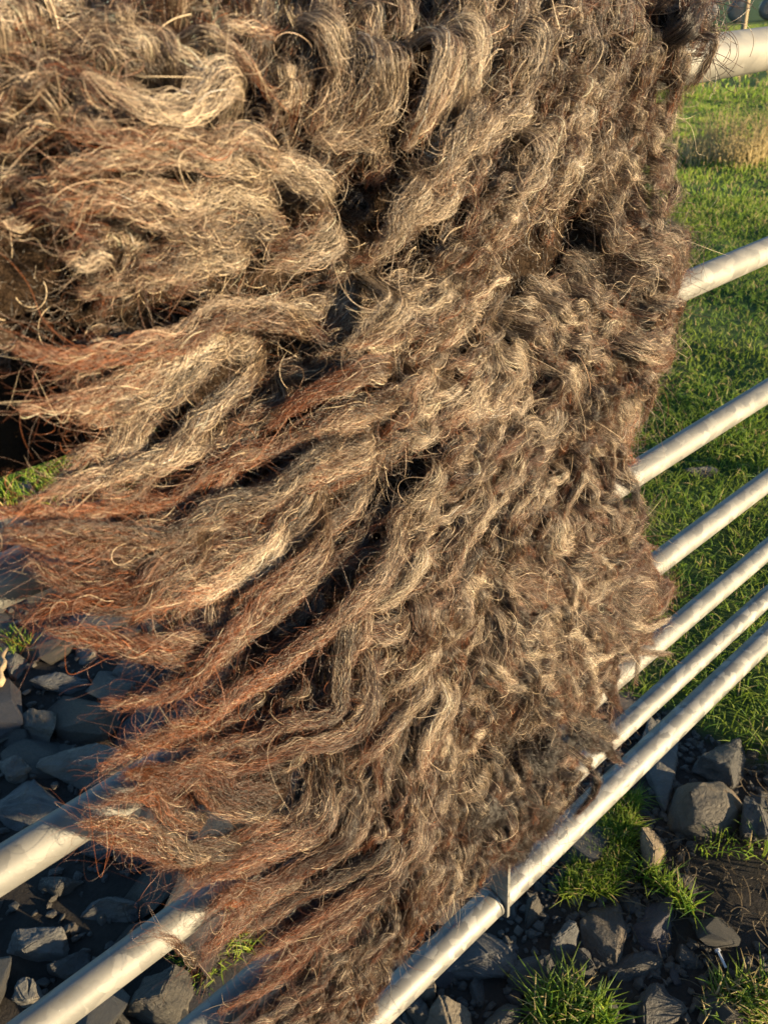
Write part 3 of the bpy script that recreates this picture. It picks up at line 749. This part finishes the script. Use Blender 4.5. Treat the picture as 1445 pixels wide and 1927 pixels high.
def core_mesh(cores):
    V, F, C, o = [], [], [], 0
    for v, f, c in cores:
        V.append(v); C.append(c)
        F += [tuple(i + o for i in q) for q in f]; o += len(v)
    V = np.vstack(V); C = np.vstack(C)
    me = mesh_from('wool', V.tolist(), F)
    ca = me.attributes.new('col', 'FLOAT_COLOR', 'POINT')
    ca.data.foreach_set('color', np.concatenate([C, np.ones((len(C), 1))], 1).astype(np.float32).ravel())
    return me

def hide_mesh(outline, back_len, side=-1, step=.02):
    """sheet lying against the rails, rounding over the top rail and hanging down the other side"""
    xs = np.arange(min(p[0] for p in outline), max(p[0] for p in outline) + step, step)
    zs = np.arange(min(p[1] for p in outline), RAIL_Z[0] + .0, step)
    poly = outline
    V, F, idx = [], [], {}
    rows = []
    ztop = RAIL_Z[0]
    rt = .034
    for z in zs: rows.append((z, lambda x, z=z: side * drape(x, z), z))
    for k in range(1, 8):
        a = math.pi * k / 8
        rows.append((ztop + rt * math.sin(a), lambda x, a=a: side * rt * math.cos(a), ztop))
    for z in np.arange(ztop, ztop - back_len, -step): rows.append((z, lambda x, z=z: -side * (.032 + .004 * math.sin(x * 20)), ztop - .3 * (ztop - z)))
    xs_ = list(xs)
    ok = np.zeros((len(rows), len(xs_)), bool)
    for i, (z, fy, zt) in enumerate(rows):
        ok[i] = inpoly(poly, np.array(xs_), np.full(len(xs_), min(zt, ztop - .001)))
    def vid(i, j):
        if (i, j) not in idx:
            idx[(i, j)] = len(V); V.append((xs_[j], rows[i][1](xs_[j]), rows[i][0]))
        return idx[(i, j)]
    for i in range(len(rows) - 1):
        for j in range(len(xs_) - 1):
            if ok[i, j] and ok[i, j + 1] and ok[i + 1, j] and ok[i + 1, j + 1]:
                F.append((vid(i, j), vid(i, j + 1), vid(i + 1, j + 1), vid(i + 1, j)))
    return mesh_from('hide', V, F)

def rel_curves(name, fib, parent):
    return link(name, curves_data(name, *fib), M_FIBRE, parent)

fleece = tag(empty('sheep_fleece', (.45, -.03, .12)), 'shaggy dark brown long-wool fleece draped over the top rail of the gate', 'fleece')
hide = link('hide', hide_mesh(OUTLINE, .20), M_HIDE, fleece)
sol = hide.modifiers.new('thickness', 'SOLIDIFY'); sol.thickness = .005

def gap_depth(x, z):
    v = 0.0
    for pts, r in GAPS:
        for (x1, z1), (x2, z2) in zip(pts, pts[1:]):
            dx, dz = x2 - x1, z2 - z1
            u = max(0, min(1, ((x - x1) * dx + (z - z1) * dz) / (dx * dx + dz * dz)))
            d = math.hypot(x - x1 - u * dx, z - z1 - u * dz)
            v = max(v, 1 - max(0, d - r * 1.05) / (.5 * r))
    return v
# every lock of wool: the traced ones first, then locks grown along the lie of the fleece
over = lambda p, l: [(x, z if z < RAIL_Z[0] else RAIL_Z[0] + RHO * math.atan2(z - RAIL_Z[0], .03 + l)) for x, z in p]
specs = []
sr = np.random.default_rng(5)
for (w, l, tone, red, curl, p) in LOCKS:
    q = np.array(over(p, l))
    if w < .024:
        specs.append((q.tolist(), w, l, tone, red, curl)); continue
    nsub = int(np.clip(round(w / .013), 2, 5))                 # a broad staple splits into narrower ones
    T_ = np.gradient(q, axis=0); T_ /= np.linalg.norm(T_, axis=1)[:, None]
    S_ = np.stack([-T_[:, 1], T_[:, 0]], 1)
    u = np.linspace(0, 1, len(q))
    for i in range(nsub):
        off = ((i + .5) / nsub - .5) * w * .80 + sr.normal(0, .05 * w)
        pinch = 1 - .55 * u ** 2 + .25 * np.sin(u * sr.uniform(3, 7) + sr.uniform(0, 6))
        qq = q + S_ * (off * pinch)[:, None] + sr.normal(0, .0025 + .003 * curl, q.shape)
        m0 = max(3, int(round(len(q) * sr.uniform(.72, 1.0)))) if len(q) > 4 else len(q)
        if sr.random() < .3 and len(q) > 5: qq = qq[1:]
        if sum(gap_depth(*v) > .35 for v in qq[1:-1]) > .4 * max(1, len(qq) - 2): continue
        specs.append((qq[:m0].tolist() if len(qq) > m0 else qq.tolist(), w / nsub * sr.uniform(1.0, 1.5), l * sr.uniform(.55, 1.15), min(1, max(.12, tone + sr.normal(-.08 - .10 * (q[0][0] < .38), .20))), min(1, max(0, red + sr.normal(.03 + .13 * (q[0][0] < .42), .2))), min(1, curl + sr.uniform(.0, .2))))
def grow(x, z, rg, scale=1.0):
    pts = [(x, z)]
    _, _, ln, w, curl, tone, red = flow_at(x, z)
    ln *= rg.uniform(.6, 1.15) * scale * (1 - .12 * curl); w *= rg.uniform(.5, 1.45) * scale
    if z > 1.12: ln *= .75; w *= .7
    bend = rg.normal(0, .25); k = 6
    for i in range(k):
        dx, dz, *_ = flow_at(*pts[-1])
        a = bend + rg.normal(0, .34) * (.5 + curl)
        dx, dz = dx * math.cos(a) - dz * math.sin(a), dx * math.sin(a) + dz * math.cos(a)
        pts.append((pts[-1][0] + dx * ln / k, pts[-1][1] + dz * ln / k))
    lift = rg.uniform(.006, .036)
    tone = min(1, max(.0, tone + rg.normal(-.04, .22)))
    if lift < .015: tone *= .62  # low-lying locks get a darker tone, standing in for shade
    if x < .36 and z < 1.08: tone *= .42; lift *= .35  # filler wool at left darkened to imitate shadow between the traced locks
    if max(gap_depth(*q) for q in pts[1:5]) > 0:
        if gap_depth(*pts[2]) > 0: w *= .45; lift = -.008; tone = .08  # shade of the cleft is put into the wool's tone
        else: w *= .7; lift *= .5
    return pts, w, lift, tone, min(1, max(0, red + rg.normal(.06, .18))), curl
rg = np.random.default_rng(11)
xmin, xmax = min(p[0] for p in OUTLINE), max(p[0] for p in OUTLINE)
zmin, zmax = min(p[1] for p in OUTLINE), max(p[1] for p in OUTLINE)
seeds = []
cx_, cz_ = rg.uniform(max(xmin, -.12), xmax, 13000), rg.uniform(zmin, 1.34, 13000)
keep = inpoly(OUTLINE, cx_, np.minimum(cz_, 1.21))
for x, z in zip(cx_[keep].tolist(), cz_[keep].tolist()):
    sp = flow_at(x, z)[3] * (.66 if z < 1.2 else .75)
    if x < .0: sp *= 1.5
    if not seeds or ((np.array(seeds) - (x, z)) ** 2).sum(1).min() > sp * sp: seeds.append((x, z))
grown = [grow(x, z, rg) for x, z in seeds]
grown = [g for g in grown if sum(gap_depth(*v) > .3 for v in g[0][1:]) < 3]
# rim of outward tufts along the hide's free edge
n_out = len(OUTLINE)
cen = np.array([.45, .75])
for i in range(1, 22):
    a, b = np.array(OUTLINE[i]), np.array(OUTLINE[i + 1])
    m_ = max(1, int(np.linalg.norm(b - a) / .022))
    for k in range(m_):
        q = a + (b - a) * (k + rg.random()) / m_
        e = (b - a) / np.linalg.norm(b - a); nrm = np.array([-e[1], e[0]])
        if nrm @ (q - cen) < 0: nrm = -nrm
        f = flow_at(*q)
        d = nrm * .75 + np.array(f[:2]) * .5 + np.array([0, -.35]); d /= np.linalg.norm(d)
        ln = rg.uniform(.012, .036); c0 = q - nrm * .036
        cu = rg.normal(0, .5)
        pts = [c0]
        for s_ in range(4):
            dd = np.array([d[0] * math.cos(cu * s_ / 2) - d[1] * math.sin(cu * s_ / 2), d[0] * math.sin(cu * s_ / 2) + d[1] * math.cos(cu * s_ / 2)])
            pts.append(pts[-1] + dd * (ln + .02) / 4)
        grown.append(([tuple(p) for p in pts], rg.uniform(.008, .022), rg.uniform(.005, .03), max(.15, f[5] - .15), min(1, f[6] + .35), .7))
grown.sort(key=lambda g: -(g[1] * (g[0][0][0] > .0)))
specs += grown
parts = specs[:290]
rest = specs[290:]
for k, (p, w, l, tone, red, curl) in enumerate(parts):
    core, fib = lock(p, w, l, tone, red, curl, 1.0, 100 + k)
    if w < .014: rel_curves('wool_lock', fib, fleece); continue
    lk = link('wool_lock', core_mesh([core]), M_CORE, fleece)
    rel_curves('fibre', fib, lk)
cores, P_, R_, C_ = [], [], [], []
for k, (p, w, l, tone, red, curl) in enumerate(rest):
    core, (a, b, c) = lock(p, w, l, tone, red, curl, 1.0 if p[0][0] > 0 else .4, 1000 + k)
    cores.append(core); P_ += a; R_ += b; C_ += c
# weathered tip strands lying over the staples, along the lie of the wool
for k in range(1700):
    while True:
        x, z = rg.uniform(0.0, xmax), rg.uniform(zmin, 1.30)
        if inpoly(OUTLINE, np.array([x]), np.array([min(z, 1.21)]))[0]: break
    if gap_depth(x, z) > 0: continue
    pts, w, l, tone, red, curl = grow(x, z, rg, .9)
    if sum(gap_depth(*v) > 0 for v in pts) > 1: continue
    m0 = rg.random()
    rd_ = min(1, red + rg.uniform(.1, .7)) if m0 < .62 else red * .4
    tn_ = rg.uniform(.2, .55) if m0 < .62 else min(1, tone + .25)
    _, (a, b, c) = lock(pts, rg.uniform(.003, .010), rg.uniform(.022, .05), tn_, rd_, min(.5, curl * .6), 1.0, 4000 + k)
    P_ += a; R_ += b; C_ += c
# wool over the crest and the far side
for k in range(150):
    d = rg.uniform(0, .19); x = rg.uniform(.02 if d < .07 else .22, .80)
    z = RAIL_Z[0] - d; y = .04
    n = 46; p = 9
    if d < .07:
        a = rg.uniform(.15, .95) * math.pi
        base = np.array([x, -.036 * math.cos(a), RAIL_Z[0] + .036 * math.sin(a)])
        nor = np.array([0, -math.cos(a), math.sin(a)])
    else:
        base = np.array([x, y, z]); nor = np.array([0, 1.0, .1])
    st = base + rg.normal(0, .016, (n, 3)) * np.array([1, .5, .6])
    d_ = nor + rg.normal(0, .5, (n, 3)) + np.array([0, 0, -.5 if d > .07 else 0]); d_ /= np.linalg.norm(d_, axis=1)[:, None]
    ax = rg.normal(0, 1, (n, 3)); ax /= np.linalg.norm(ax, axis=1)[:, None]
    X_ = np.zeros((n, p, 3)); X_[:, 0] = st
    for q in range(1, p):
        X_[:, q] = X_[:, q - 1] + d_ * .009
        d_ = d_ + np.cross(ax, d_) * .45; d_ /= np.linalg.norm(d_, axis=1)[:, None]
    P_.append(X_); R_.append(np.full((n, p), .00025)); C_.append(fibre_colour(np.full((n, p), .3), n, p, .6, .2, rg))
# short dark wool close to the hide
hx, hz_ = [], []
while len(hx) < 30000:
    x, z = rg.uniform(.0, xmax, 40000), rg.uniform(zmin, 1.22, 40000)
    m_ = inpoly(OUTLINE, x, z); hx += x[m_].tolist(); hz_ += z[m_].tolist()
hx, hz_ = np.array(hx[:30000]), np.array(hz_[:30000]); n = len(hx); p = 8
st = np.stack([hx, -np.array([drape(a, b) for a, b in zip(hx, hz_)]) + .002, hz_], 1)
near = np.tile(np.array([-.6, -.5]), (n, 1))
d_ = np.stack([near[:, 0], np.full(n, -.75), near[:, 1]], 1) + rg.normal(0, .5, (n, 3)); d_ /= np.linalg.norm(d_, axis=1)[:, None]
ax = rg.normal(0, 1, (n, 3)); ax /= np.linalg.norm(ax, axis=1)[:, None]
le = rg.uniform(.0015, .0040, (n, 1))
X_ = np.zeros((n, p, 3)); X_[:, 0] = st
for q in range(1, p):
    X_[:, q] = X_[:, q - 1] + d_ * le
    d_ = d_ + np.cross(ax, d_) * .4; d_ /= np.linalg.norm(d_, axis=1)[:, None]
P_.append(X_); R_.append(np.full((n, p), .00016)); C_.append(fibre_colour(np.full((n, p), .2), n, p, .26, .25, rg))
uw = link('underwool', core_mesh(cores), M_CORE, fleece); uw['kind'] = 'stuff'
fb = rel_curves('loose_fibre', (P_, R_, C_), uw); fb['kind'] = 'stuff'

# the next fleece along the gate, only its edge in the picture, hung on the far side
fl2 = tag(empty('sheep_fleece', (-.30, .05, .45)), 'reddish brown fleece whose edge shows at the far left behind the rails', 'fleece')
OUT2 = [(-.62, 1.24), (-.10, 1.24), (-.06, 1.0), (-.09, .80), (-.052, .68), (-.062, .58), (-.11, .52), (-.25, .44), (-.45, .46), (-.6, .55)]
link('hide', hide_mesh(OUT2, .25, side=1), M_HIDE, fl2).modifiers.new('thickness', 'SOLIDIFY').thickness = .005
P2, R2, C2 = [], [], []
for k in range(520):
    while True:
        x, z = rg.uniform(-.62, -.05), rg.uniform(.44, 1.24)
        if inpoly(OUT2, np.array([x]), np.array([z]))[0]: break
    if x < -.25 and rg.random() < .5: continue
    n = 40; p = 12
    st = np.array([x, .045, z]) + rg.normal(0, .012, (n, 3)) * np.array([1, .3, 1])
    sgn = rg.choice([-1, 1], (n, 1))
    d_ = np.array([.25, 0, -.35]) + np.concatenate([np.zeros((n, 1)), sgn * .25, np.zeros((n, 1))], 1) + rg.normal(0, .45, (n, 3)); d_ /= np.linalg.norm(d_, axis=1)[:, None]
    ax = rg.normal(0, 1, (n, 3)); ax /= np.linalg.norm(ax, axis=1)[:, None]
    X_ = np.zeros((n, p, 3)); X_[:, 0] = st
    for q in range(1, p):
        X_[:, q] = X_[:, q - 1] + d_ * .0036
        d_ = d_ + np.cross(ax, d_) * .4; d_ /= np.linalg.norm(d_, axis=1)[:, None]
    P2.append(X_); R2.append(np.full((n, p), .00026)); C2.append(fibre_colour(np.full((n, p), .9), n, p, .6, 1, rg))
u2 = rel_curves('underwool', (P2, R2, C2), fl2); u2['kind'] = 'stuff'

# ------------------------------------------------------------------ stones
def rock_mesh(seed, round_=.3, sub=2, chip=14):
    rg = random.Random(seed)
    bm = bmesh.new()
    pts = []
    for i in range(chip):
        a = rg.uniform(0, 6.283); u = rg.uniform(-1, 1)
        s = math.sqrt(1 - u * u)
        e = 1 / (max(abs(s * math.cos(a)), abs(s * math.sin(a)), abs(u)) ** (1 - round_))
        e = min(e, 1.5) * rg.uniform(.86, 1.04)
        pts.append(bm.verts.new((s * math.cos(a) * e, s * math.sin(a) * e, u * e)))
    r = bmesh.ops.convex_hull(bm, input=pts)
    bmesh.ops.delete(bm, geom=[v for v in bm.verts if not v.link_faces], context='VERTS')
    mx = max(max(abs(v.co.x), abs(v.co.y)) for v in bm.verts); mz = max(abs(v.co.z) for v in bm.verts)
    for v in bm.verts: v.co = Vector((v.co.x / mx, v.co.y / mx, v.co.z / mz))
    if sub:
        bmesh.ops.bevel(bm, geom=bm.edges[:], offset=.04 + .16 * round_, segments=2, affect='EDGES', clamp_overlap=True)
        bmesh.ops.triangulate(bm, faces=bm.faces[:])
        for _ in range(5):
            es = [e for e in bm.edges if e.calc_length() > .11]
            if not es: break
            bmesh.ops.subdivide_edges(bm, edges=es, cuts=1)
            bmesh.ops.triangulate(bm, faces=bm.faces[:])
        off = Vector((seed * 3.1, seed * 1.7, seed * .9))
        for v in bm.verts:
            n = mnoise.fractal(v.co * 1.5 + off, .9, 2.1, 6)
            st = mnoise.noise(Vector((v.co.x * .6, v.co.y * .6, v.co.z * 5)) + off) * (1 - round_)
            v.co *= 1 + (.13 - .07 * round_) * n + .05 * st
    return bm
for i, (name, lab, x, y, a, b, ang, h, k) in enumerate(ROCKS):
    bm = rock_mesh(40 + i, 1.0 if name == 'boulder' else (.35 if k in (3, 6) else .12), 2, 90 if name == 'boulder' else 15)
    tilt = random.uniform(-.16, .16); tlt2 = random.uniform(-.12, .12)
    gz = float(ground_z(np.array(x), np.array(y)))
    rot = Matrix.Rotation(ang, 3, 'Z') @ Matrix.Rotation(tilt, 3, 'X') @ Matrix.Rotation(tlt2, 3, 'Y')
    hz = h * (.75 if name != 'slate_slab' else .55)
    for v in bm.verts:
        v.co = rot @ Vector((v.co.x * a * 1.02, v.co.y * b * 1.02, v.co.z * hz))
    me = bm_mesh('rock', bm, True)
    try: me.set_sharp_from_angle(angle=R(30))
    except Exception: pass
    o = link(name, me, M_STONES[k], None, (x, y, gz + h - hz - (.22 if k in (0, 3) else .42) * h))
    tag(o, lab, 'stone' if 'slate' not in name else 'slate', 'loose rocks under the gate')

# rubble between the rocks: pieces of the ground
shapes = []
for i in range(8):
    bm = rock_mesh(300 + i, .12, 0, 16)
    bmesh.ops.bevel(bm, geom=bm.edges[:], offset=.05, segments=1, affect='EDGES', clamp_overlap=True)
    me = bm_mesh('stone', bm); me.materials.append(M_STONES[[1, 2, 1, 4, 1, 5, 2, 1][i]])
    shapes.append(me)
placed = [(r[2], r[3], (r[4] + r[5]) / 2 * .7) for r in ROCKS]
regions = [((-.3, .8), (.15, 2.3), 178, (.03, .045, .06, .085, .11), .17, .24), ((.25, 1.25), (-.42, .22), 122, (.014, .02, .028, .04, .05), .45, .9)]
def free(x, y):
    xa, ya = np.array([x]), np.array([y])
    return not (turf_mask(xa, ya)[0] or inpoly(PATCH, xa, ya)[0] or ((x - .98) / .16) ** 2 + ((y + .22) / .10) ** 2 < 1)
for (x0, x1), (y0, y1), num, sizes, flat, gap in regions:
    done = tries = 0
    while done < num and tries < 9000:
        tries += 1
        x, y = random.uniform(x0, x1), random.uniform(y0, y1)
        if not free(x, y): continue
        s = random.choice(sizes) * random.uniform(.8, 1.25) * (1.35 if y > 1.0 else 1)
        if any((x - a) ** 2 + (y - b) ** 2 < (c + s * gap) ** 2 for a, b, c in placed): continue
        o = bpy.data.objects.new('stone', random.choice(shapes)); COL.objects.link(o)
        o.scale = (s, s * random.uniform(.5, .95), s * flat * random.uniform(.6, 1.3))
        o.rotation_euler = (random.gauss(0, .2), random.gauss(0, .2), random.uniform(0, 6.28))
        o.location = (x, y, float(ground_z(np.array(x), np.array(y))) + s * .05)
        o.parent = ground
        placed.append((x, y, s * gap)); done += 1
# chips and gravel too small to pick apart
chips_v, chips_f = [], []
for _ in range(5200):
    if random.random() < .6: x, y = random.uniform(.25, 1.25), random.uniform(-.42, .22)
    else: x, y = random.uniform(-.3, .8), random.uniform(.15, 2.3)
    if not free(x, y): continue
    s = random.uniform(.003, .011) * (1.3 if y > .4 else 1)
    me_ = random.choice(shapes)
    M3 = Matrix.Rotation(random.uniform(0, 6.28), 3, 'Z') @ Matrix.Rotation(random.gauss(0, .5), 3, 'X')
    k0 = len(chips_v); z_ = float(ground_z(np.array(x), np.array(y)))
    sc_ = Vector((s, s * random.uniform(.5, 1), s * random.uniform(.3, .7)))
    for v in me_.vertices:
        q = M3 @ Vector((v.co.x * sc_.x, v.co.y * sc_.y, v.co.z * sc_.z)); chips_v.append((q.x + x, q.y + y, q.z + z_ + s * .15))
    for f_ in me_.polygons: chips_f.append(tuple(k0 + i for i in f_.vertices))
ch = link('slate_chips', mesh_from('slate_chips', chips_v, chips_f, False), M_STONES[1], ground); ch['kind'] = 'stuff'

# ------------------------------------------------------------------ grass
def blades(x, y, lo, hi, width, lean=.5, dry=.06, seed=0, green=None, z0=None):
    rg = np.random.default_rng(seed)
    n = len(x); p = 6
    h = rg.uniform(lo, hi, n) * (.75 + .5 * np.clip(vnoise(x, y, 6, 8) + .5, 0, 1))
    az = rg.uniform(0, 6.283, n); k = np.abs(rg.normal(lean, .35, n))
    t = np.linspace(0, 1, p)[None]
    bend = (k[:, None] * t ** 2)
    X = x[:, None] + np.cos(az)[:, None] * bend * h[:, None]
    Y = y[:, None] + np.sin(az)[:, None] * bend * h[:, None]
    base = (ground_z(x, y) if z0 is None else z0) - .004
    Z = base[:, None] + h[:, None] * t * (1 - .28 * np.minimum(k, 1.2)[:, None] * t)
    g1 = np.array((.048, .125, .014)); g2 = np.array((.22, .28, .032)); g3 = np.array((.36, .28, .13))
    m_ = np.clip(rg.normal(.52, .32, n) + .35 * vnoise(x, y, 3, 9), 0, 1)[:, None, None]
    c = g1 * (1 - m_) + g2 * m_
    d = (rg.random(n) < dry)[:, None, None]
    c = c * (1 + .35 * smooth(3, 8, x))[:, None, None]
    c = np.where(d, g3, c) * np.exp(rg.normal(0, .18, (n, 1, 1)))
    c = np.repeat(c, p, 1)
    rad = width * rg.uniform(.7, 1.2, (n, 1)) * np.array([[.7, 1, .95, .75, .45, .08]])
    return np.stack([X, Y, Z], -1), rad, c
def scatter(n, x0, x1, y0, y1, seed):
    rg = np.random.default_rng(seed)
    return rg.uniform(x0, x1, n), rg.uniform(y0, y1, n)
G = []
def field(n, x0, x1, y0, y1, lo, hi, w, seed, **kw):
    x, y = scatter(n, x0, x1, y0, y1, seed)
    m_ = turf_mask(x, y)
    dens = np.clip(.75 + .6 * vnoise(x, y, 5, 7), .15, 1)
    m_ &= np.random.default_rng(seed + 1).random(n) < dens
    az = np.arctan2(x, y + .48)
    m_ &= ((az > R(30)) & (az < R(86))) | (x < 1.6)
    G.append(blades(x[m_], y[m_], lo, hi, w, seed=seed + 2, **kw))
field(60000, .4, 2.6, -.3, 2.6, .018, .042, .0010, 21, lean=.7)
field(90000, 2.2, 6.0, .0, 4.2, .02, .045, .0015, 31, dry=.10, lean=.7)
field(80000, 5.0, 14.0, 1.0, 9.0, .03, .06, .003, 41, dry=.16)
field(40000, 12, 46.0, 4.0, 32.0, .06, .14, .009, 51, dry=.2)
tag(link('pasture_grass', curves_data('pasture_grass', *[list(q) for q in zip(*G)]), M_BLADE), 'short green pasture grass beyond the gate', 'grass', None, 'stuff')

def clump(name, label, poly, n, lo, hi, w, seed, **kw):
    xs, ys = [p[0] for p in poly], [p[1] for p in poly]
    x, y = scatter(n * 4, min(xs), max(xs), min(ys), max(ys), seed)
    m_ = inpoly(poly, x, y)
    x, y = x[m_][:n], y[m_][:n]
    a, b, c = blades(x, y, lo, hi, w, seed=seed, **kw)
    return tag(link(name, curves_data(name, [a], [b], [c]), M_BLADE), label, 'grass', 'grass tufts among the rocks')
clump('grass_tuft', 'sunlit yellow-green grass patch under the bottom rail beside the small tan rock', PATCH, 3000, .022, .05, .0009, 61, dry=.12)
clump('grass_tuft', 'bright leafy grass tuft at the bottom edge of the picture', PATCH2, 620, .028, .06, .0016, 62, lean=.8, dry=.12)
clump('grass_tuft', 'half dry grass tuft in the lower right corner', PATCH3, 420, .02, .05, .0014, 63, lean=.9, dry=.35)
clump('grass_tuft', 'narrow trail of grass running down from the sunlit patch', STRIP, 160, .03, .06, .0011, 64)
clump('grass_tuft', 'sparse thin grass below the rounded boulder at the right edge', SPARSE, 90, .02, .05, .0010, 65)
clump('grass_tuft', 'green grass around the wet stones at far left', LEFTGRASS, 1500, .05, .12, .0022, 66)
sq = lambda c, r: [(c[0] - r, c[1] - r), (c[0] + r, c[1] - r), (c[0] + r, c[1] + r), (c[0] - r, c[1] + r)]
clump('grass_tuft', 'small lit grass tuft at the left edge beside the twig', sq(LEFTTUFT, .05), 160, .03, .07, .0014, 67)
clump('moss_tuft', 'dark moss tuft between fourth rail and hanging wool', sq(MOSS, .06), 420, .02, .05, .0012, 68, lean=.9)
clump('dry_grass_tuft', 'pale dry grass clump in the field beyond the second rail', sq(DRY, .42), 420, .18, .42, .0045, 69, dry=1.0, lean=.35)

xs_, ys_ = scatter(420, .72, 1.25, -.42, -.06, 77)
rs = np.random.default_rng(78)
n_ = len(xs_); p_ = 8; u_ = np.linspace(0, 1, p_)[None]
az_ = rs.uniform(0, 6.28, n_)[:, None] + rs.normal(0, .8, (n_, 1)) * u_; le_ = rs.uniform(.012, .06, (n_, 1))
SX = xs_[:, None] + np.cos(az_) * le_ * u_; SY = ys_[:, None] + np.sin(az_) * le_ * u_
SZ = ground_z(SX, SY) + .002 + np.abs(rs.normal(0, .004, (n_, 1))) + .008 * np.sin(u_ * 3.1) * rs.random((n_, 1))
sc_ = np.repeat((np.array((.10, .078, .05)) * np.exp(rs.normal(0, .4, (n_, 1, 1)))), p_, 1)
st_ = link('dry_stalks', curves_data('dry_stalks', [np.stack([SX, SY, SZ], -1)], [np.full((n_, p_), .0006)], [sc_]), M_BLADE)
tag(st_, 'thin dry stalks and roots trodden into the mud', 'dry stalks', None, 'stuff')

# ------------------------------------------------------------------ small things
bm = bmesh.new()
bmesh.ops.create_cone(bm, cap_ends=True, segments=12, radius1=.0022, radius2=.0022, depth=.024)
r_ = bmesh.ops.create_cone(bm, cap_ends=True, segments=6, radius1=.0046, radius2=.0046, depth=.004, matrix=Matrix.Translation((0, 0, .013)))
bmesh.ops.rotate(bm, verts=bm.verts, matrix=Matrix.Rotation(R(78), 3, 'X') )
bmesh.ops.rotate(bm, verts=bm.verts, matrix=Matrix.Rotation(R(150), 3, 'Z'))
bo = link('steel_bolt', bm_mesh('steel_bolt', bm), M_BOLT, None, (BOLT[0], BOLT[1], float(ground_z(np.array(BOLT[0]), np.array(BOLT[1]))) + .012))
tag(bo, 'small bright steel bolt lying on the mud at lower right', 'bolt')
p0, p1 = [Vector((*q, float(ground_z(np.array(q[0]), np.array(q[1]))) + .03)) for q in TWIG]
bm = bmesh.new(); rings = []
for i in range(9):
    t = i / 8; c_ = p0.lerp(p1, t) + Vector((.004 * math.sin(i * 1.7), .003 * math.cos(i * 2.1), .01 * t))
    d_ = (p1 - p0).normalized(); u_ = d_.cross(Vector((0, 0, 1))).normalized(); v_ = d_.cross(u_)
    rad = .009 * (1 - .5 * t)
    rings.append([bm.verts.new(c_ + u_ * rad * math.cos(6.283 * k / 8) + v_ * rad * math.sin(6.283 * k / 8)) for k in range(8)])
for i in range(8):
    for k in range(8): bm.faces.new((rings[i][k], rings[i][(k + 1) % 8], rings[i + 1][(k + 1) % 8], rings[i + 1][k]))
bm.faces.new(rings[0][::-1]); bm.faces.new(rings[-1])
tag(link('twig', bm_mesh('twig', bm, True), M_WOOD), 'short pale twig lying on the stones at the left edge', 'twig')

# ------------------------------------------------------------------ far side of the field
def bale_mesh(seed):
    bm = bmesh.new()
    seg, prof = 32, [(.0, .60), (.30, .60), (.50, .595), (.58, .57), (.615, .50), (.625, .30), (.60, .0)]
    # lathe about the Y axis: prof is (radius, half depth) walked from cap to cap
    pr = [(.001, -.60), (.35, -.605), (.52, -.59), (.60, -.53), (.63, -.40), (.635, 0), (.63, .40), (.60, .53), (.52, .59), (.35, .605), (.001, .60)]
    rows = []
    for r, y in pr:
        rows.append([bm.verts.new(Vector((r * math.cos(6.283 * k / seg), y, r * math.sin(6.283 * k / seg) * .96))) for k in range(seg)])
    for a, b in zip(rows, rows[1:]):
        for k in range(seg): bm.faces.new((a[k], b[k], b[(k + 1) % seg], a[(k + 1) % seg]))
    for v in bm.verts:
        v.co *= 1 + .02 * mnoise.noise(v.co * 2.5 + Vector((seed, 0, 0)))
    bmesh.ops.recalc_face_normals(bm, faces=bm.faces)
    return bm_mesh('wrapped_bale', bm, True)
BM = [bale_mesh(i * 7.3) for i in range(3)]
DIST = 60.0
v0 = Vector((.88235, .47005, 0)).normalized(); side = Vector((v0.y, -v0.x, 0))
spots = [(0, -1, 'bottom row, half hidden by the wool at the top right'), (0, 0, 'bottom row, just left of the wooden post'), (0, 1, 'bottom row, just right of the wooden post'),
         (0, 2, 'bottom row, cut by the right edge'), (1, -1, 'upper row, its underside showing next to the wool'), (1, 0, 'upper row, its underside showing behind the wooden post'),
         (1, 1, 'upper row, its underside showing at the right edge'), (0, -2, 'bottom row, behind the wool left of the others')]
for row, k, where in spots:
    c_ = Vector((0, -.48, 0)) + v0 * DIST + side * (1.72 * k + .86 * row)
    o = link('wrapped_bale', BM[(k + row) % 3], M_WRAP, None, (c_.x, c_.y, -.07 + (.62, 1.74)[row]))
    o.rotation_euler = (0, random.uniform(-.2, .2), math.atan2(v0.y, v0.x) - math.pi / 2)
    tag(o, 'black wrapped bale in the ' + where, 'bale', 'black wrapped bales across the field')
pp = Vector((0, -.48, 0)) + Vector((.8857, .4641, 0)).normalized() * 18
bm = bmesh.new(); rows = []
for i in range(7):
    t = i / 6; rad = .052 * (1 - .12 * t)
    if i == 6: rad *= .8
    rows.append([bm.verts.new((rad * math.cos(6.283 * k / 12) + .004 * math.sin(i * 2 + k), rad * math.sin(6.283 * k / 12), t * 1.5)) for k in range(12)])
for a, b in zip(rows, rows[1:]):
    for k in range(12): bm.faces.new((a[k], a[(k + 1) % 12], b[(k + 1) % 12], b[k]))
bm.faces.new(rows[-1])
tag(link('fence_post', bm_mesh('fence_post', bm, True), M_WOOD, None, (pp.x, pp.y, .0)), 'leaning sunlit wooden fence post standing before the black bales', 'post')
